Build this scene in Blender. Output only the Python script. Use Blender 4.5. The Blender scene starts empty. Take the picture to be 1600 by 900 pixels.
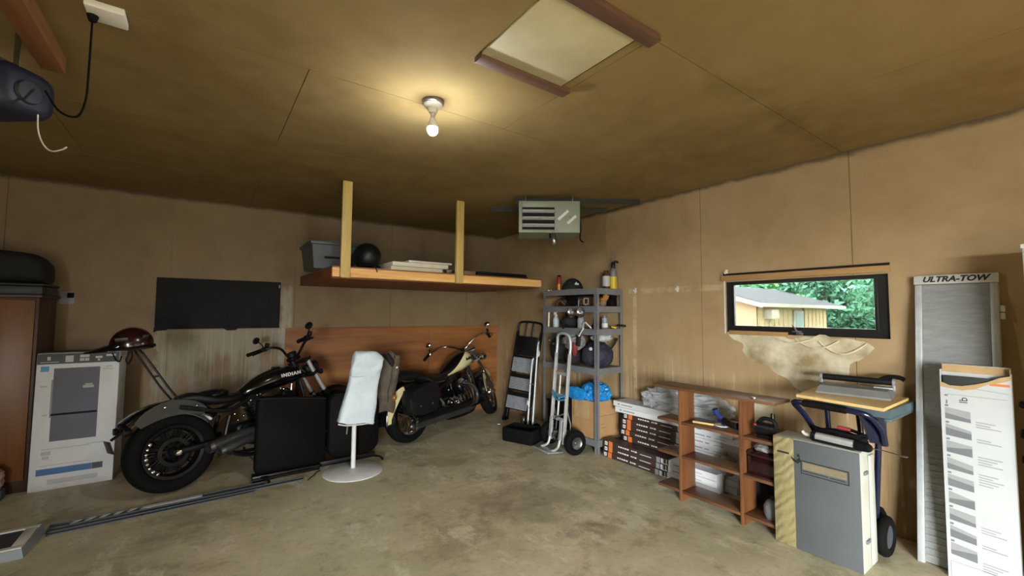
import bpy, bmesh, math, random
from mathutils import Vector, Matrix, Euler, noise
R = math.radians
V = Vector
scene = bpy.context.scene
COL = scene.collection
random.seed(7)

# ---------------------------------------------------------------- camera
cam_data = bpy.data.cameras.new('camera')
cam_data.sensor_width = 36.0
cam_data.lens = 675.1 / 1600 * 36.0
cam_data.clip_start = 0.05
cam_data.clip_end = 200
cam = bpy.data.objects.new('camera', cam_data)
COL.objects.link(cam)
yaw, pitch, roll = 0.62046, 0.057243, 0.0070606
fw = V((math.sin(yaw) * math.cos(pitch), math.cos(yaw) * math.cos(pitch), math.sin(pitch)))
rt = V((math.cos(yaw), -math.sin(yaw), 0))
up = rt.cross(fw)
r2 = rt * math.cos(roll) + up * math.sin(roll)
u2 = up * math.cos(roll) - rt * math.sin(roll)
cam.matrix_world = Matrix(((r2.x, u2.x, -fw.x, -3.961), (r2.y, u2.y, -fw.y, -5.958), (r2.z, u2.z, -fw.z, 1.52), (0, 0, 0, 1)))
scene.camera = cam

# ---------------------------------------------------------------- light
scene.view_settings.view_transform = 'Standard'
scene.view_settings.look = 'None'
scene.view_settings.gamma = 1.0
scene.view_settings.use_curve_mapping = False
scene.view_settings.exposure = 2.05
world = bpy.data.worlds.new('overcast_sky')
scene.world = world
world.use_nodes = True
wn = world.node_tree
bg = wn.nodes['Background']
bg.inputs['Color'].default_value = (0.95, 0.98, 1.0, 1)
bg.inputs['Strength'].default_value = 24.0
HC = 2.77                      # ceiling height
DOOR = (-12.9, -8.9, 2.12)      # open garage door in the side wall, out of view: y range, height
YF = -13.2                     # front wall
XL = -6.3                      # far side wall


def area_light(name, loc, rot, sx, sy, energy, color=(1, 1, 1)):
    d = bpy.data.lights.new(name, 'AREA')
    d.shape = 'RECTANGLE'
    d.size, d.size_y = sx, sy
    d.energy = energy
    d.color = color
    o = bpy.data.objects.new(name, d)
    o.location = loc
    o.rotation_euler = rot
    COL.objects.link(o)
    return o


door_light = area_light('daylight_through_garage_door', (XL - 0.12, (DOOR[0] + DOOR[1]) / 2, DOOR[2] / 2), (R(90), 0, R(-90)), DOOR[1] - DOOR[0], DOOR[2], 60)
door_light.data.cycles.is_portal = True      # the sky's light comes in through here


# ---------------------------------------------------------------- helpers
def lin(h):
    h = h.lstrip('#')
    o = []
    for i in (0, 2, 4):
        c = int(h[i:i + 2], 16) / 255
        o.append(c / 12.92 if c <= 0.04045 else ((c + 0.055) / 1.055) ** 2.4)
    return tuple(o) + (1.0,)


def C4(c):
    return lin(c) if isinstance(c, str) else (tuple(c) + (1.0,) if len(c) == 3 else tuple(c))


class NT:
    """small node-tree writer"""
    def __init__(s, name):
        s.m = bpy.data.materials.new(name)
        s.m.use_nodes = True
        s.t = s.m.node_tree
        s.b = s.t.nodes['Principled BSDF']
        s.out = s.t.nodes['Material Output']

    def n(s, kind, **kw):
        nd = s.t.nodes.new(kind)
        for k, v in kw.items():
            if hasattr(nd, k):
                setattr(nd, k, v)
            else:
                nd.inputs[k].default_value = v
        return nd

    def l(s, a, b):
        s.t.links.new(a, b)

    def coords(s, scale=(1, 1, 1), kind='Object'):
        tc = s.n('ShaderNodeTexCoord')
        mp = s.n('ShaderNodeMapping')
        mp.inputs['Scale'].default_value = scale
        s.l(tc.outputs[kind], mp.inputs['Vector'])
        return mp.outputs['Vector']

    def noise(s, vec, scale, detail=4, rough=0.55):
        nd = s.n('ShaderNodeTexNoise')
        nd.inputs['Scale'].default_value = scale
        nd.inputs['Detail'].default_value = detail
        nd.inputs['Roughness'].default_value = rough
        s.l(vec, nd.inputs['Vector'])
        return nd.outputs['Fac']

    def ramp(s, fac, stops):
        nd = s.n('ShaderNodeValToRGB')
        e = nd.color_ramp.elements
        e[0].position, e[0].color = stops[0][0], C4(stops[0][1])
        e[1].position, e[1].color = stops[-1][0], C4(stops[-1][1])
        for p, c in stops[1:-1]:
            x = e.new(p)
            x.color = C4(c)
        s.l(fac, nd.inputs['Fac'])
        return nd.outputs['Color']

    def smooth(s, fac, a, b):
        nd = s.n('ShaderNodeMapRange')
        nd.interpolation_type = 'SMOOTHSTEP'
        nd.inputs['From Min'].default_value = a
        nd.inputs['From Max'].default_value = b
        s.l(fac, nd.inputs['Value'])
        return nd.outputs['Result']

    def math(s, op, a, b=None, c=None):
        nd = s.n('ShaderNodeMath', operation=op)
        for i, v in enumerate((a, b, c)):
            if v is None:
                continue
            if isinstance(v, (int, float)):
                nd.inputs[i].default_value = v
            else:
                s.l(v, nd.inputs[i])
        return nd.outputs[0]

    def mix(s, fac, a, b, mode='MIX'):
        nd = s.n('ShaderNodeMix', data_type='RGBA', blend_type=mode)
        for i, v in ((0, fac), (6, a), (7, b)):
            if isinstance(v, (int, float)):
                nd.inputs[i].default_value = v
            elif isinstance(v, (str, tuple)):
                nd.inputs[i].default_value = C4(v)
            else:
                s.l(v, nd.inputs[i])
        return nd.outputs[2]

    def xyz(s, vec):
        nd = s.n('ShaderNodeSeparateXYZ')
        s.l(vec, nd.inputs[0])
        return nd.outputs

    def bump(s, h, strength=0.3, dist=0.01):
        nd = s.n('ShaderNodeBump')
        nd.inputs['Strength'].default_value = strength
        nd.inputs['Distance'].default_value = dist
        s.l(h, nd.inputs['Height'])
        s.l(nd.outputs['Normal'], s.b.inputs['Normal'])

    def base(s, col):
        if isinstance(col, (str, tuple)):
            s.b.inputs['Base Color'].default_value = C4(col)
        else:
            s.l(col, s.b.inputs['Base Color'])

    def set(s, rough=0.6, metal=0.0, coat=0.0, spec=None):
        s.b.inputs['Roughness'].default_value = rough
        s.b.inputs['Metallic'].default_value = metal
        s.b.inputs['Coat Weight'].default_value = coat
        if spec is not None:
            s.b.inputs['Specular IOR Level'].default_value = spec
        return s.m


def plain(name, c1, rough=0.5, metal=0.0, c2=None, scale=6, coat=0.0, bump=0.0, bscale=80, spec=None, stretch=(1, 1, 1)):
    t = NT(name)
    v = t.coords(stretch)
    if c2 is None:
        a = C4(c1)
        c2 = tuple(x * 0.72 for x in a[:3])
    f = t.noise(v, scale, 5, 0.6)
    t.base(t.ramp(f, [(0.3, c2), (0.68, c1)]))
    if bump:
        t.bump(t.noise(v, bscale, 3), bump, 0.004)
    return t.set(rough, metal, coat, spec)


def wood(name, c1, c2, axis, rough=0.55, scale=9, c3=None, coat=0.0):
    t = NT(name)
    st = [1, 1, 1]
    st[axis] = 0.09
    v = t.coords(tuple(st))
    f = t.noise(v, scale, 6, 0.62)
    f2 = t.noise(v, scale * 7, 3, 0.5)
    f = t.math('ADD', t.math('MULTIPLY', f, 0.75), t.math('MULTIPLY', f2, 0.25))
    stops = [(0.34, c2), (0.62, c1)]
    if c3:
        stops = [(0.3, c3), (0.43, c2), (0.62, c1)]
    t.base(t.ramp(f, stops))
    t.bump(f2, 0.12, 0.003)
    return t.set(rough, 0, coat)


MAT = {}


def m(name):
    return MAT[name]


class MB:
    """collects shapes, then links them as one mesh object"""
    def __init__(s, M=None):
        s.bm = bmesh.new()
        s.M = M

    def _fin(s, vs, M=None):
        if M is not None:
            for v in vs:
                v.co = M @ v.co
        if s.M is not None:
            for v in vs:
                v.co = s.M @ v.co
        return vs

    def box(s, c, size, rot=None, bev=0.0, M=None, seg=2):
        mt = Matrix.Translation(V(c))
        if rot is not None:
            mt = mt @ (rot if isinstance(rot, Matrix) else Euler(rot).to_matrix().to_4x4())
        mt = mt @ Matrix.Diagonal((size[0], size[1], size[2], 1))
        vs = bmesh.ops.create_cube(s.bm, size=1.0, matrix=mt)['verts']
        if bev > 0:
            es = list({e for v in vs for e in v.link_edges})
            r = bmesh.ops.bevel(s.bm, geom=es, offset=bev, segments=seg, profile=0.5, affect='EDGES')
            vs = list({v for f in r['faces'] for v in f.verts} | {v for v in vs if v.is_valid})
        s._fin(vs, M)
        return s

    def b2(s, lo, hi, bev=0.0, M=None):
        c = [(a + b) / 2 for a, b in zip(lo, hi)]
        return s.box(c, [abs(b - a) for a, b in zip(lo, hi)], None, bev, M)

    def loft(s, rings, cap=True, M=None, closed=False):
        all_v = []
        rv = []
        for r in rings:
            vs = [s.bm.verts.new(V(p)) for p in r]
            rv.append(vs)
            all_v += vs
        n = len(rv[0])
        pairs = list(zip(rv, rv[1:]))
        if closed:
            pairs.append((rv[-1], rv[0]))
        for a, b in pairs:
            for i in range(n):
                j = (i + 1) % n
                try:
                    s.bm.faces.new((a[i], a[j], b[j], b[i]))
                except ValueError:
                    pass
        if cap and not closed:
            for r in (rv[0], rv[-1]):
                try:
                    s.bm.faces.new(r)
                except ValueError:
                    pass
        s._fin(all_v, M)
        return s

    def cyl(s, p0, p1, r0, r1=None, n=16, M=None):
        r1 = r0 if r1 is None else r1
        p0, p1 = V(p0), V(p1)
        d = (p1 - p0).normalized()
        a = d.orthogonal().normalized()
        b = d.cross(a)
        def ring(p, r):
            return [p + (a * math.cos(2 * math.pi * i / n) + b * math.sin(2 * math.pi * i / n)) * r for i in range(n)]
        return s.loft([ring(p0, r0), ring(p1, r1)], True, M)

    def tube(s, pts, r, n=8, res=5, closed=False, M=None, flat=None):
        P = [V(p) for p in pts]
        rs = r if isinstance(r, (list, tuple)) else [r] * len(P)
        if res > 1 and len(P) > 2:
            Q, RR = [], []
            N = len(P)
            for i in range(N if closed else N - 1):
                p0 = P[(i - 1) % N] if (closed or i > 0) else P[0]
                p1, p2 = P[i], P[(i + 1) % N]
                p3 = P[(i + 2) % N] if (closed or i + 2 < N) else P[-1]
                for k in range(res):
                    t = k / res
                    Q.append(0.5 * ((2 * p1) + (p2 - p0) * t + (2 * p0 - 5 * p1 + 4 * p2 - p3) * t * t + (3 * p1 - p0 - 3 * p2 + p3) * t ** 3))
                    RR.append(rs[i] * (1 - t) + rs[(i + 1) % N] * t)
            if not closed:
                Q.append(P[-1])
                RR.append(rs[-1])
        else:
            Q, RR = P, list(rs)
        rings = []
        a = None
        K = len(Q)
        for i in range(K):
            if closed:
                d = (Q[(i + 1) % K] - Q[(i - 1) % K]).normalized()
            else:
                d = (Q[min(i + 1, K - 1)] - Q[max(i - 1, 0)]).normalized()
            if a is None:
                a = d.orthogonal().normalized()
            a = (a - d * a.dot(d))
            a = a.normalized() if a.length > 1e-6 else d.orthogonal().normalized()
            b = d.cross(a)
            rings.append([Q[i] + (a * math.cos(2 * math.pi * k / n) + b * math.sin(2 * math.pi * k / n)) * RR[i] for k in range(n)])
        return s.loft(rings, True, M, closed)

    def lathe(s, prof, n=24, M=None):
        """profile of (radius, height) turned about z"""
        rings = [[V((max(r, 1e-5) * math.cos(2 * math.pi * i / n), max(r, 1e-5) * math.sin(2 * math.pi * i / n), z)) for i in range(n)] for r, z in prof]
        return s.loft(rings, True, M)

    def ring(s, prof, n=32, M=None):
        """closed profile of (radius, height) turned about z"""
        rings = []
        for i in range(n):
            a = 2 * math.pi * i / n
            rings.append([V((r * math.cos(a), r * math.sin(a), z)) for r, z in prof])
        return s.loft(rings, False, M, True)

    def torus(s, Rm, r, n=32, k=10, M=None, sq=1.0):
        return s.ring([(Rm + r * math.cos(2 * math.pi * j / k), r * sq * math.sin(2 * math.pi * j / k)) for j in range(k)], n, M)

    def sphere(s, c, r, M=None, n=3, sc=(1, 1, 1)):
        mt = Matrix.Translation(V(c)) @ Matrix.Diagonal((sc[0] * r, sc[1] * r, sc[2] * r, 1))
        vs = bmesh.ops.create_icosphere(s.bm, subdivisions=n, radius=1.0, matrix=mt)['verts']
        s._fin(vs, M)
        return s

    def prism(s, poly, h, M=None):
        """outline in xy, from z=0 to z=h"""
        return s.loft([[V((x, y, 0)) for x, y in poly], [V((x, y, h)) for x, y in poly]], True, M)

    def quad(s, pts, M=None):
        vs = [s.bm.verts.new(V(p)) for p in pts]
        s.bm.faces.new(vs)
        s._fin(vs, M)
        return s

    def warp(s, fn):
        for v in s.bm.verts:
            v.co = fn(v.co.copy())
        return s

    def build(s, name, mat, parent=None, smooth=40, kind=None, label=None):
        bmesh.ops.recalc_face_normals(s.bm, faces=s.bm.faces)
        me = bpy.data.meshes.new(name)
        s.bm.to_mesh(me)
        s.bm.free()
        if smooth:
            me.shade_smooth()
            me.set_sharp_from_angle(angle=R(smooth))
        mats = mat if isinstance(mat, (list, tuple)) else [mat]
        for x in mats:
            me.materials.append(x if not isinstance(x, str) else MAT[x])
        o = bpy.data.objects.new(name, me)
        COL.objects.link(o)
        if parent is not None:
            o.parent = parent
        if kind:
            o['kind'] = kind
        if label:
            o['label'] = label
        return o


def tag(o, label, cat, group=None):
    o['label'] = label
    o['category'] = cat
    if group:
        o['group'] = group
    return o


def thing(name, label, cat, loc=(0, 0, 0), rot=(0, 0, 0), group=None):
    o = bpy.data.objects.new(name, None)
    o.empty_display_size = 0.1
    COL.objects.link(o)
    o.location = loc
    o.rotation_euler = rot
    return tag(o, label, cat, group)


def copy_thing(root, loc, rot, label):
    c = root.copy()
    COL.objects.link(c)
    c.location = loc
    c.rotation_euler = rot
    c['label'] = label
    for ch in list(root.children):
        d = ch.copy()
        COL.objects.link(d)
        d.parent = c
        for g in list(ch.children):
            e = g.copy()
            COL.objects.link(e)
            e.parent = d
    return c


def frame(o, x, y):
    x, y = V(x).normalized(), V(y).normalized()
    z = x.cross(y).normalized()
    return Matrix(((x.x, y.x, z.x, o[0]), (x.y, y.y, z.y, o[1]), (x.z, y.z, z.z, o[2]), (0, 0, 0, 1)))


FA = ((1, 0, 0), (0, 0, 1))      # text frame on faces that look to -y
FB = ((0, -1, 0), (0, 0, 1))     # text frame on faces that look to -x


def text(body, size, mat, parent, M, name='lettering', sx=1.0, shear=0.0, align='CENTER', depth=0.0006, bold=0.0, space=1.0):
    cu = bpy.data.curves.new(name, 'FONT')
    cu.body = body
    cu.size = size
    cu.shear = shear
    cu.align_x = align
    cu.align_y = 'CENTER'
    cu.extrude = depth
    cu.offset = bold
    cu.resolution_u = 3
    cu.space_character = space
    tmp = bpy.data.objects.new(name, cu)
    COL.objects.link(tmp)
    dg = bpy.context.evaluated_depsgraph_get()
    me = bpy.data.meshes.new_from_object(tmp.evaluated_get(dg))
    bpy.data.objects.remove(tmp)
    bpy.data.curves.remove(cu)
    me.transform(M @ Matrix.Diagonal((sx, 1, 1, 1)))
    me.materials.clear()
    me.materials.append(MAT[mat])
    o = bpy.data.objects.new(name, me)
    COL.objects.link(o)
    if parent is not None:
        o.parent = parent
    return o


def flat(rects, M, t=0.0008):
    """thin printed rectangles (x0,y0,x1,y1) lying on frame M"""
    b = MB()
    for x0, y0, x1, y1 in rects:
        b.box(((x0 + x1) / 2, (y0 + y1) / 2, t / 2), (x1 - x0, y1 - y0, t), None, 0, M)
    return b


def crumple(c, size, seed, amp=0.25, freq=2.2, sub=5, floor=None, ridge=True, an=(1, 1, 1)):
    """a heap of cloth: a dome with sharp folds"""
    b = MB()
    bmesh.ops.create_icosphere(b.bm, subdivisions=sub, radius=1.0)
    off = V((seed * 3.1, seed * 1.7, seed * 0.9))
    for v in b.bm.verts:
        p = v.co.copy()
        q = V((p.x * an[0], p.y * an[1], p.z * an[2])) * freq + off
        if ridge:
            d = (1 - abs(noise.noise(q)) * 2.2) * 0.6 + (1 - abs(noise.noise(q * 2.3)) * 2.2) * 0.3 + (1 - abs(noise.noise(q * 4.7)) * 2) * (0.12 if an == (1, 1, 1) else 0.03)
            d -= 0.5
        else:
            d = noise.noise(q) + 0.5 * noise.noise(q * 2.1)
        p *= 1 + amp * d
        v.co = V((c[0] + p.x * size[0], c[1] + p.y * size[1], c[2] + p.z * size[2]))
        if floor is not None and v.co.z < floor:
            v.co.z = floor
    return b

# ---------------------------------------------------------------- materials
def band(t, x, a, b, soft):
    """1 between a and b, soft edges"""
    return t.math('MULTIPLY', t.smooth(x, a - soft, a + soft), t.math('SUBTRACT', 1.0, t.smooth(x, b - soft, b + soft)))


def wall_paint(name, kind):
    t = NT(name)
    v = t.coords()
    x, y, z = t.xyz(v)
    big = t.noise(v, 0.9, 3, 0.55)
    mid = t.noise(v, 5, 5, 0.6)
    col = t.ramp(t.math('ADD', t.math('MULTIPLY', big, 0.65), t.math('MULTIPLY', mid, 0.35)),
                 [(0.32, '#947a56'), (0.5, '#a58c66'), (0.68, '#b09872')])
    sv = t.coords((9, 9, 0.35) if kind != 'ceiling' else (1, 1, 1))
    st = t.noise(sv, 1.6, 5, 0.65)
    st2 = t.noise(t.coords((30, 30, 0.5)), 1.5, 3, 0.6)
    if kind == 'back':
        wob = t.math('ADD', x, t.math('MULTIPLY', t.math('SUBTRACT', mid, 0.5), 0.25))
        reg = t.math('MULTIPLY', band(t, wob, -4.36, -3.13, 0.02), t.math('SUBTRACT', 1.0, t.smooth(z, 1.29, 1.33)))
        blot = t.noise(t.coords((1.6, 1, 0.7)), 2.1, 5, 0.6)
        pale = t.math('MULTIPLY', reg, t.smooth(t.math('ADD', t.math('MULTIPLY', st, 0.35), t.math('ADD', t.math('MULTIPLY', blot, 0.65), t.math('MULTIPLY', t.math('SUBTRACT', z, 0.9), 0.16))), 0.42, 0.56))
        col = t.mix(t.math('MULTIPLY', pale, 0.8), col, '#bdb498')
        edge = t.math('MULTIPLY', band(t, x, -3.2, -3.06, 0.02), t.math('SUBTRACT', 1.0, t.smooth(z, 1.75, 1.95)))
        col = t.mix(t.math('MULTIPLY', t.math('MULTIPLY', edge, t.smooth(t.math('ADD', mid, st), 0.85, 1.1)), 0.7), col, '#c9c2ab')
        drip = t.math('MULTIPLY', reg, t.smooth(st2, 0.55, 0.66))
        col = t.mix(t.math('MULTIPLY', drip, 0.35), col, '#d6d0ba')
        # the top of the wall is darkened further down
    if kind == 'right':
        low = t.math('SUBTRACT', 1.0, t.smooth(t.math('ADD', z, t.math('MULTIPLY', st, 0.9)), 1.2, 1.65))
        col = t.mix(t.math('MULTIPLY', t.math('MULTIPLY', low, t.smooth(st, 0.46, 0.66)), 0.5), col, '#7d6038')
        col = t.mix(t.math('MULTIPLY', t.math('MULTIPLY', low, t.math('MULTIPLY', t.smooth(st2, 0.54, 0.64), t.smooth(mid, 0.4, 0.6))), 0.6), col, '#c9ba96')
        lin1 = t.math('MULTIPLY', band(t, z, 1.745, 1.80, 0.008), t.math('MULTIPLY', band(t, y, -3.9, -2.72, 0.02), t.smooth(mid, 0.4, 0.6)))
        col = t.mix(t.math('MULTIPLY', lin1, 0.4), col, '#cdbb96')
        lin2 = t.math('MULTIPLY', band(t, y, -2.83, -2.78, 0.006), t.math('SUBTRACT', 1.0, t.smooth(z, 1.75, 1.78)))
        col = t.mix(t.math('MULTIPLY', t.math('MULTIPLY', lin2, t.smooth(mid, 0.35, 0.6)), 0.5), col, '#d0bf98')
    if kind == 'ceiling':
        g = t.math('ADD', t.math('MULTIPLY', t.math('ABSOLUTE', t.math('ADD', y, 4.78)), 3.0), t.math('MULTIPLY', mid, 1.2))
        mould = t.math('MULTIPLY', t.math('SUBTRACT', 1.0, t.smooth(g, 0.45, 0.95)), t.smooth(x, -2.2, -1.6))
        col = t.mix(t.math('MULTIPLY', mould, 0.3), col, '#6e6030')
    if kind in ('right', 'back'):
        # uneven dark line along the ceiling joint
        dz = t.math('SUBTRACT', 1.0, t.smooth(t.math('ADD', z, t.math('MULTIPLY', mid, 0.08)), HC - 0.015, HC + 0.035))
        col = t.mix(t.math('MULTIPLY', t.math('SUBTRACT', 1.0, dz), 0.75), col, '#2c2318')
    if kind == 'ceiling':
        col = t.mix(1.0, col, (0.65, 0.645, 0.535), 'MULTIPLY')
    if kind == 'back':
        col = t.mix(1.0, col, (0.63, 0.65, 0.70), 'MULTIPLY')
    fine = t.noise(v, 140, 2)
    col = t.mix(t.math('MULTIPLY', t.smooth(fine, 0.5, 0.75), 0.18), col, '#8f7148')
    t.base(col)
    t.bump(t.math('ADD', t.math('MULTIPLY', fine, 0.4), mid), 0.18, 0.006)
    MAT[name] = t.set(0.9 if kind == 'ceiling' else 0.62, 0, 0, 0.05 if kind == 'ceiling' else 0.3)


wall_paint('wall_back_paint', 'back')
wall_paint('wall_right_paint', 'right')
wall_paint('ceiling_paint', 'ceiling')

t = NT('concrete')
v = t.coords()
x, y, z = t.xyz(v)
n1, n2, n3 = t.noise(v, 0.7, 6, 0.6), t.noise(v, 2.6, 7, 0.68), t.noise(v, 22, 5, 0.6)
col = t.ramp(t.math('ADD', t.math('MULTIPLY', n1, 0.5), t.math('MULTIPLY', n2, 0.5)),
             [(0.34, '#a8a288'), (0.46, '#c0b99e'), (0.56, '#cfc8af'), (0.68, '#dcd6c0')])
dark = t.smooth(t.noise(t.coords((1.0, 1.3, 1)), 1.3, 6, 0.72), 0.50, 0.62)
col = t.mix(t.math('MULTIPLY', dark, 0.5), col, '#85775f')
dk2 = t.smooth(t.noise(t.coords((1.2, 0.9, 1)), 3.4, 5, 0.7), 0.56, 0.68)
col = t.mix(t.math('MULTIPLY', dk2, 0.45), col, '#74674d')
pal = t.smooth(t.noise(t.coords((1.6, 0.8, 1)), 2.2, 6, 0.75), 0.53, 0.64)
col = t.mix(t.math('MULTIPLY', pal, 0.65), col, '#e2dcc8')
spk = t.smooth(t.noise(v, 60, 2, 0.5), 0.72, 0.76)
col = t.mix(t.math('MULTIPLY', spk, 0.5), col, '#d8d4c6')
col = t.mix(t.math('MULTIPLY', t.smooth(n3, 0.5, 0.7), 0.25), col, '#857c64')
sx = t.math('MULTIPLY', t.math('ADD', x, 1.75), 1.25)
sy = t.math('MULTIPLY', t.math('ADD', y, 3.15), 1.9)
rd = t.math('ADD', t.math('ADD', t.math('MULTIPLY', sx, sx), t.math('MULTIPLY', sy, sy)), t.math('MULTIPLY', t.math('SUBTRACT', n2, 0.5), 2.2))
col = t.mix(t.math('MULTIPLY', t.math('SUBTRACT', 1.0, t.smooth(rd, 0.1, 0.6)), 0.45), col, '#7d725f')
hue = t.smooth(t.noise(v, 0.55, 3, 0.5), 0.42, 0.58)
col = t.mix(1.0, col, t.mix(hue, (0.98, 1.0, 0.92), (1.0, 0.95, 0.88)), 'MULTIPLY')
t.base(col)
t.bump(t.math('ADD', n3, t.math('MULTIPLY', n2, 2.0)), 0.2, 0.006)
rr = t.math('ADD', 0.42, t.math('MULTIPLY', n2, 0.4))
t.l(rr, t.b.inputs['Roughness'])
MAT['concrete'] = t.m

MAT['plywood'] = wood('plywood', '#a36c39', '#7d4c24', 0, 0.5, 3.0, '#5d3517')
MAT['lumber_x'] = wood('lumber_x', '#f0c47e', '#e0a961', 0, 0.55, 8, '#b98344')
MAT['lumber_z'] = wood('lumber_z', '#c9b06a', '#b2974f', 2, 0.55, 9, '#6c5526')
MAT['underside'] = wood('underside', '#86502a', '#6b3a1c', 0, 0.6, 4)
MAT['dark_trim'] = wood('dark_trim', '#6b4c3a', '#523629', 0, 0.6, 6)
MAT['dark_boards'] = wood('dark_boards', '#54422e', '#3f3022', 2, 0.7, 4)
MAT['joist'] = wood('joist', '#94623c', '#75492c', 1, 0.6, 6)
MAT['pine_trim'] = wood('pine_trim', '#b08a58', '#94703f', 1, 0.55, 8)
MAT['bookcase_wood'] = wood('bookcase_wood', '#745137', '#573a25', 1, 0.45, 7, '#3b2618')
MAT['bookcase_post'] = wood('bookcase_post', '#80522e', '#653f23', 2, 0.45, 8, '#4a2c19')
MAT['cabinet_wood'] = wood('cabinet_wood', '#74481a', '#5a3511', 2, 0.4, 5)
MAT['cabinet_side'] = wood('cabinet_side', '#442b19', '#352013', 2, 0.5, 5)
MAT['birch_ply'] = wood('birch_ply', '#e0bf7c', '#cfa862', 1, 0.5, 5)
MAT['hatch_white'] = plain('hatch_white', '#c9bf9c', 0.6, 0, '#b5aa84', 3, bump=0.1)
MAT['black_gap'] = plain('black_gap', '#120f0c', 0.9)
MAT['window_black'] = plain('window_black', '#211f1d', 0.4, 0.2)
MAT['board_black'] = plain('board_black', '#252626', 0.8, 0, '#1a1b1b', 4, bump=0.1, spec=0.2)
MAT['plaster'] = plain('plaster', '#d3cbae', 0.75, 0, '#8f7d56', 5, bump=1.0, bscale=22)
MAT['paper_peel'] = plain('paper_peel', '#d8cfb0', 0.7, 0, '#b9a880', 20)
MAT['white_plastic'] = plain('white_plastic', '#dedcd2', 0.4, 0, '#cfccc0')
MAT['cream_plastic'] = plain('cream_plastic', '#e6e0c8', 0.45, 0, '#d5cdb2')
MAT['white_metal'] = plain('white_metal', '#d9dad8', 0.42, 0, '#cccdcb', 14)
MAT['off_white'] = plain('off_white', '#cbcbc4', 0.55, 0, '#b9b9b2', 8)
MAT['carton_white'] = plain('carton_white', '#dadcdb', 0.55, 0, '#cdd0d0', 4)
MAT['carton_pale'] = plain('carton_pale', '#b0b4b2', 0.55, 0, '#a9adab', 4)
MAT['diagram_pale'] = plain('diagram_pale', '#8d908f', 0.6, 0, '#858887')
MAT['diagram_dark'] = plain('diagram_dark', '#6a6d6f', 0.6, 0, '#5f6264')
MAT['print_black'] = plain('print_black', '#20211f', 0.6)
MAT['print_grey'] = plain('print_grey', '#8e9094', 0.6, 0, '#7c7f84')
MAT['print_light'] = plain('print_light', '#b7b9b8', 0.6, 0, '#abadad')
MAT['print_dark'] = plain('print_dark', '#2f3530', 0.55)
MAT['print_slate'] = plain('print_slate', '#5e5f6b', 0.6, 0, '#575864', 3)
MAT['print_blue'] = plain('print_blue', '#2f67a0', 0.5, 0, '#2a5a90', 2)
MAT['print_cyan'] = plain('print_cyan', '#3f8fb8', 0.5)
MAT['print_navy'] = plain('print_navy', '#2a3340', 0.5)
MAT['print_white'] = plain('print_white', '#e6e6e2', 0.5)
MAT['print_orange'] = plain('print_orange', '#d9763a', 0.5, 0, '#c9682f')
MAT['carton_brown'] = plain('carton_brown', '#3e2f2a', 0.5, 0, '#352722', 8)
MAT['cardboard'] = plain('cardboard', '#b08a5c', 0.7, 0, '#a17c50', 7)
MAT['kraft'] = plain('kraft', '#b39568', 0.7, 0, '#9c8056', 9)
MAT['gloss_black'] = plain('gloss_black', '#0c0c0d', 0.14, 0, '#080809', coat=0.6)
MAT['satin_black'] = plain('satin_black', '#111112', 0.42, 0, '#0a0a0b', spec=0.35)
MAT['fender_grey'] = plain('fender_grey', '#3a3e41', 0.28, 0.5, '#2e3235', 4)
MAT['engine_black'] = plain('engine_black', '#151516', 0.4, 0.5, '#0d0d0e')
MAT['rubber'] = plain('rubber', '#0d0d0d', 0.85, 0, '#070707', 30, bump=0.2, spec=0.15)
MAT['leather_black'] = plain('leather_black', '#121213', 0.5, 0, '#0b0b0c', 20, bump=0.25, bscale=160, spec=0.35)
MAT['vinyl_black'] = plain('vinyl_black', '#090909', 0.7, 0, '#050505', 5, bump=0.12, bscale=40, spec=0.12)
MAT['pipe_grey'] = plain('pipe_grey', '#5a5a59', 0.35, 0.7, '#474746', 10)
MAT['chrome'] = plain('chrome', '#d9dadb', 0.12, 1.0, '#c6c7c9')
MAT['steel'] = plain('steel', '#a9acae', 0.32, 1.0, '#8f9295', 14)
MAT['aluminium'] = plain('aluminium', '#c4c5c2', 0.4, 0.45, '#a9aaa6', 10)
MAT['aluminium_pale'] = plain('aluminium_pale', '#c6cbca', 0.42, 0.4, '#b2b8b8', 12)
MAT['tread_grey'] = plain('tread_grey', '#a3a6a5', 0.5, 0.5, '#8f9392', 30)
MAT['shelf_grey'] = plain('shelf_grey', '#7d7f82', 0.42, 0.2, '#707275', 6)
MAT['shelf_board'] = plain('shelf_board', '#8f8470', 0.7, 0, '#7c715e', 12)
MAT['cream_paint'] = plain('cream_paint', '#e6dca6', 0.2, 0, '#ddd29a', coat=0.5)
MAT['orange_lens'] = plain('orange_lens', '#a05a2c', 0.25)
MAT['red_lens'] = plain('red_lens', '#5a1414', 0.25)
MAT['red_paint'] = plain('red_paint', '#2c0b0d', 0.2, 0, '#150809', 9, coat=0.4)
MAT['grey_plastic'] = plain('grey_plastic', '#4b4f53', 0.5, 0, '#43474b')
MAT['grey_mid'] = plain('grey_mid', '#74777a', 0.5, 0, '#686b6e')
MAT['step_grey'] = plain('step_grey', '#a2a3a5', 0.6, 0, '#8a8b8d', 20)
MAT['heater_grey'] = plain('heater_grey', '#8f9684', 0.5, 0.1, '#848b79', 5)
MAT['heater_fin'] = plain('heater_fin', '#d0d2ce', 0.35, 0.2)
MAT['rail_green'] = plain('rail_green', '#2c2f27', 0.6, 0.2)
MAT['bag_white'] = plain('bag_white', '#cfdbe0', 0.6, 0, '#bccad1', 8, bump=0.15, bscale=30)
MAT['jacket'] = plain('jacket', '#5d5341', 0.75, 0, '#40382c', 9, bump=0.3, bscale=50)
MAT['navy_fabric'] = plain('navy_fabric', '#2b2e3f', 0.75, 0, '#20222f', 14, bump=0.3, bscale=90)
MAT['black_fabric'] = plain('black_fabric', '#171717', 0.8, 0, '#0f0f0f', 16, bump=0.3, bscale=90)
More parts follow.
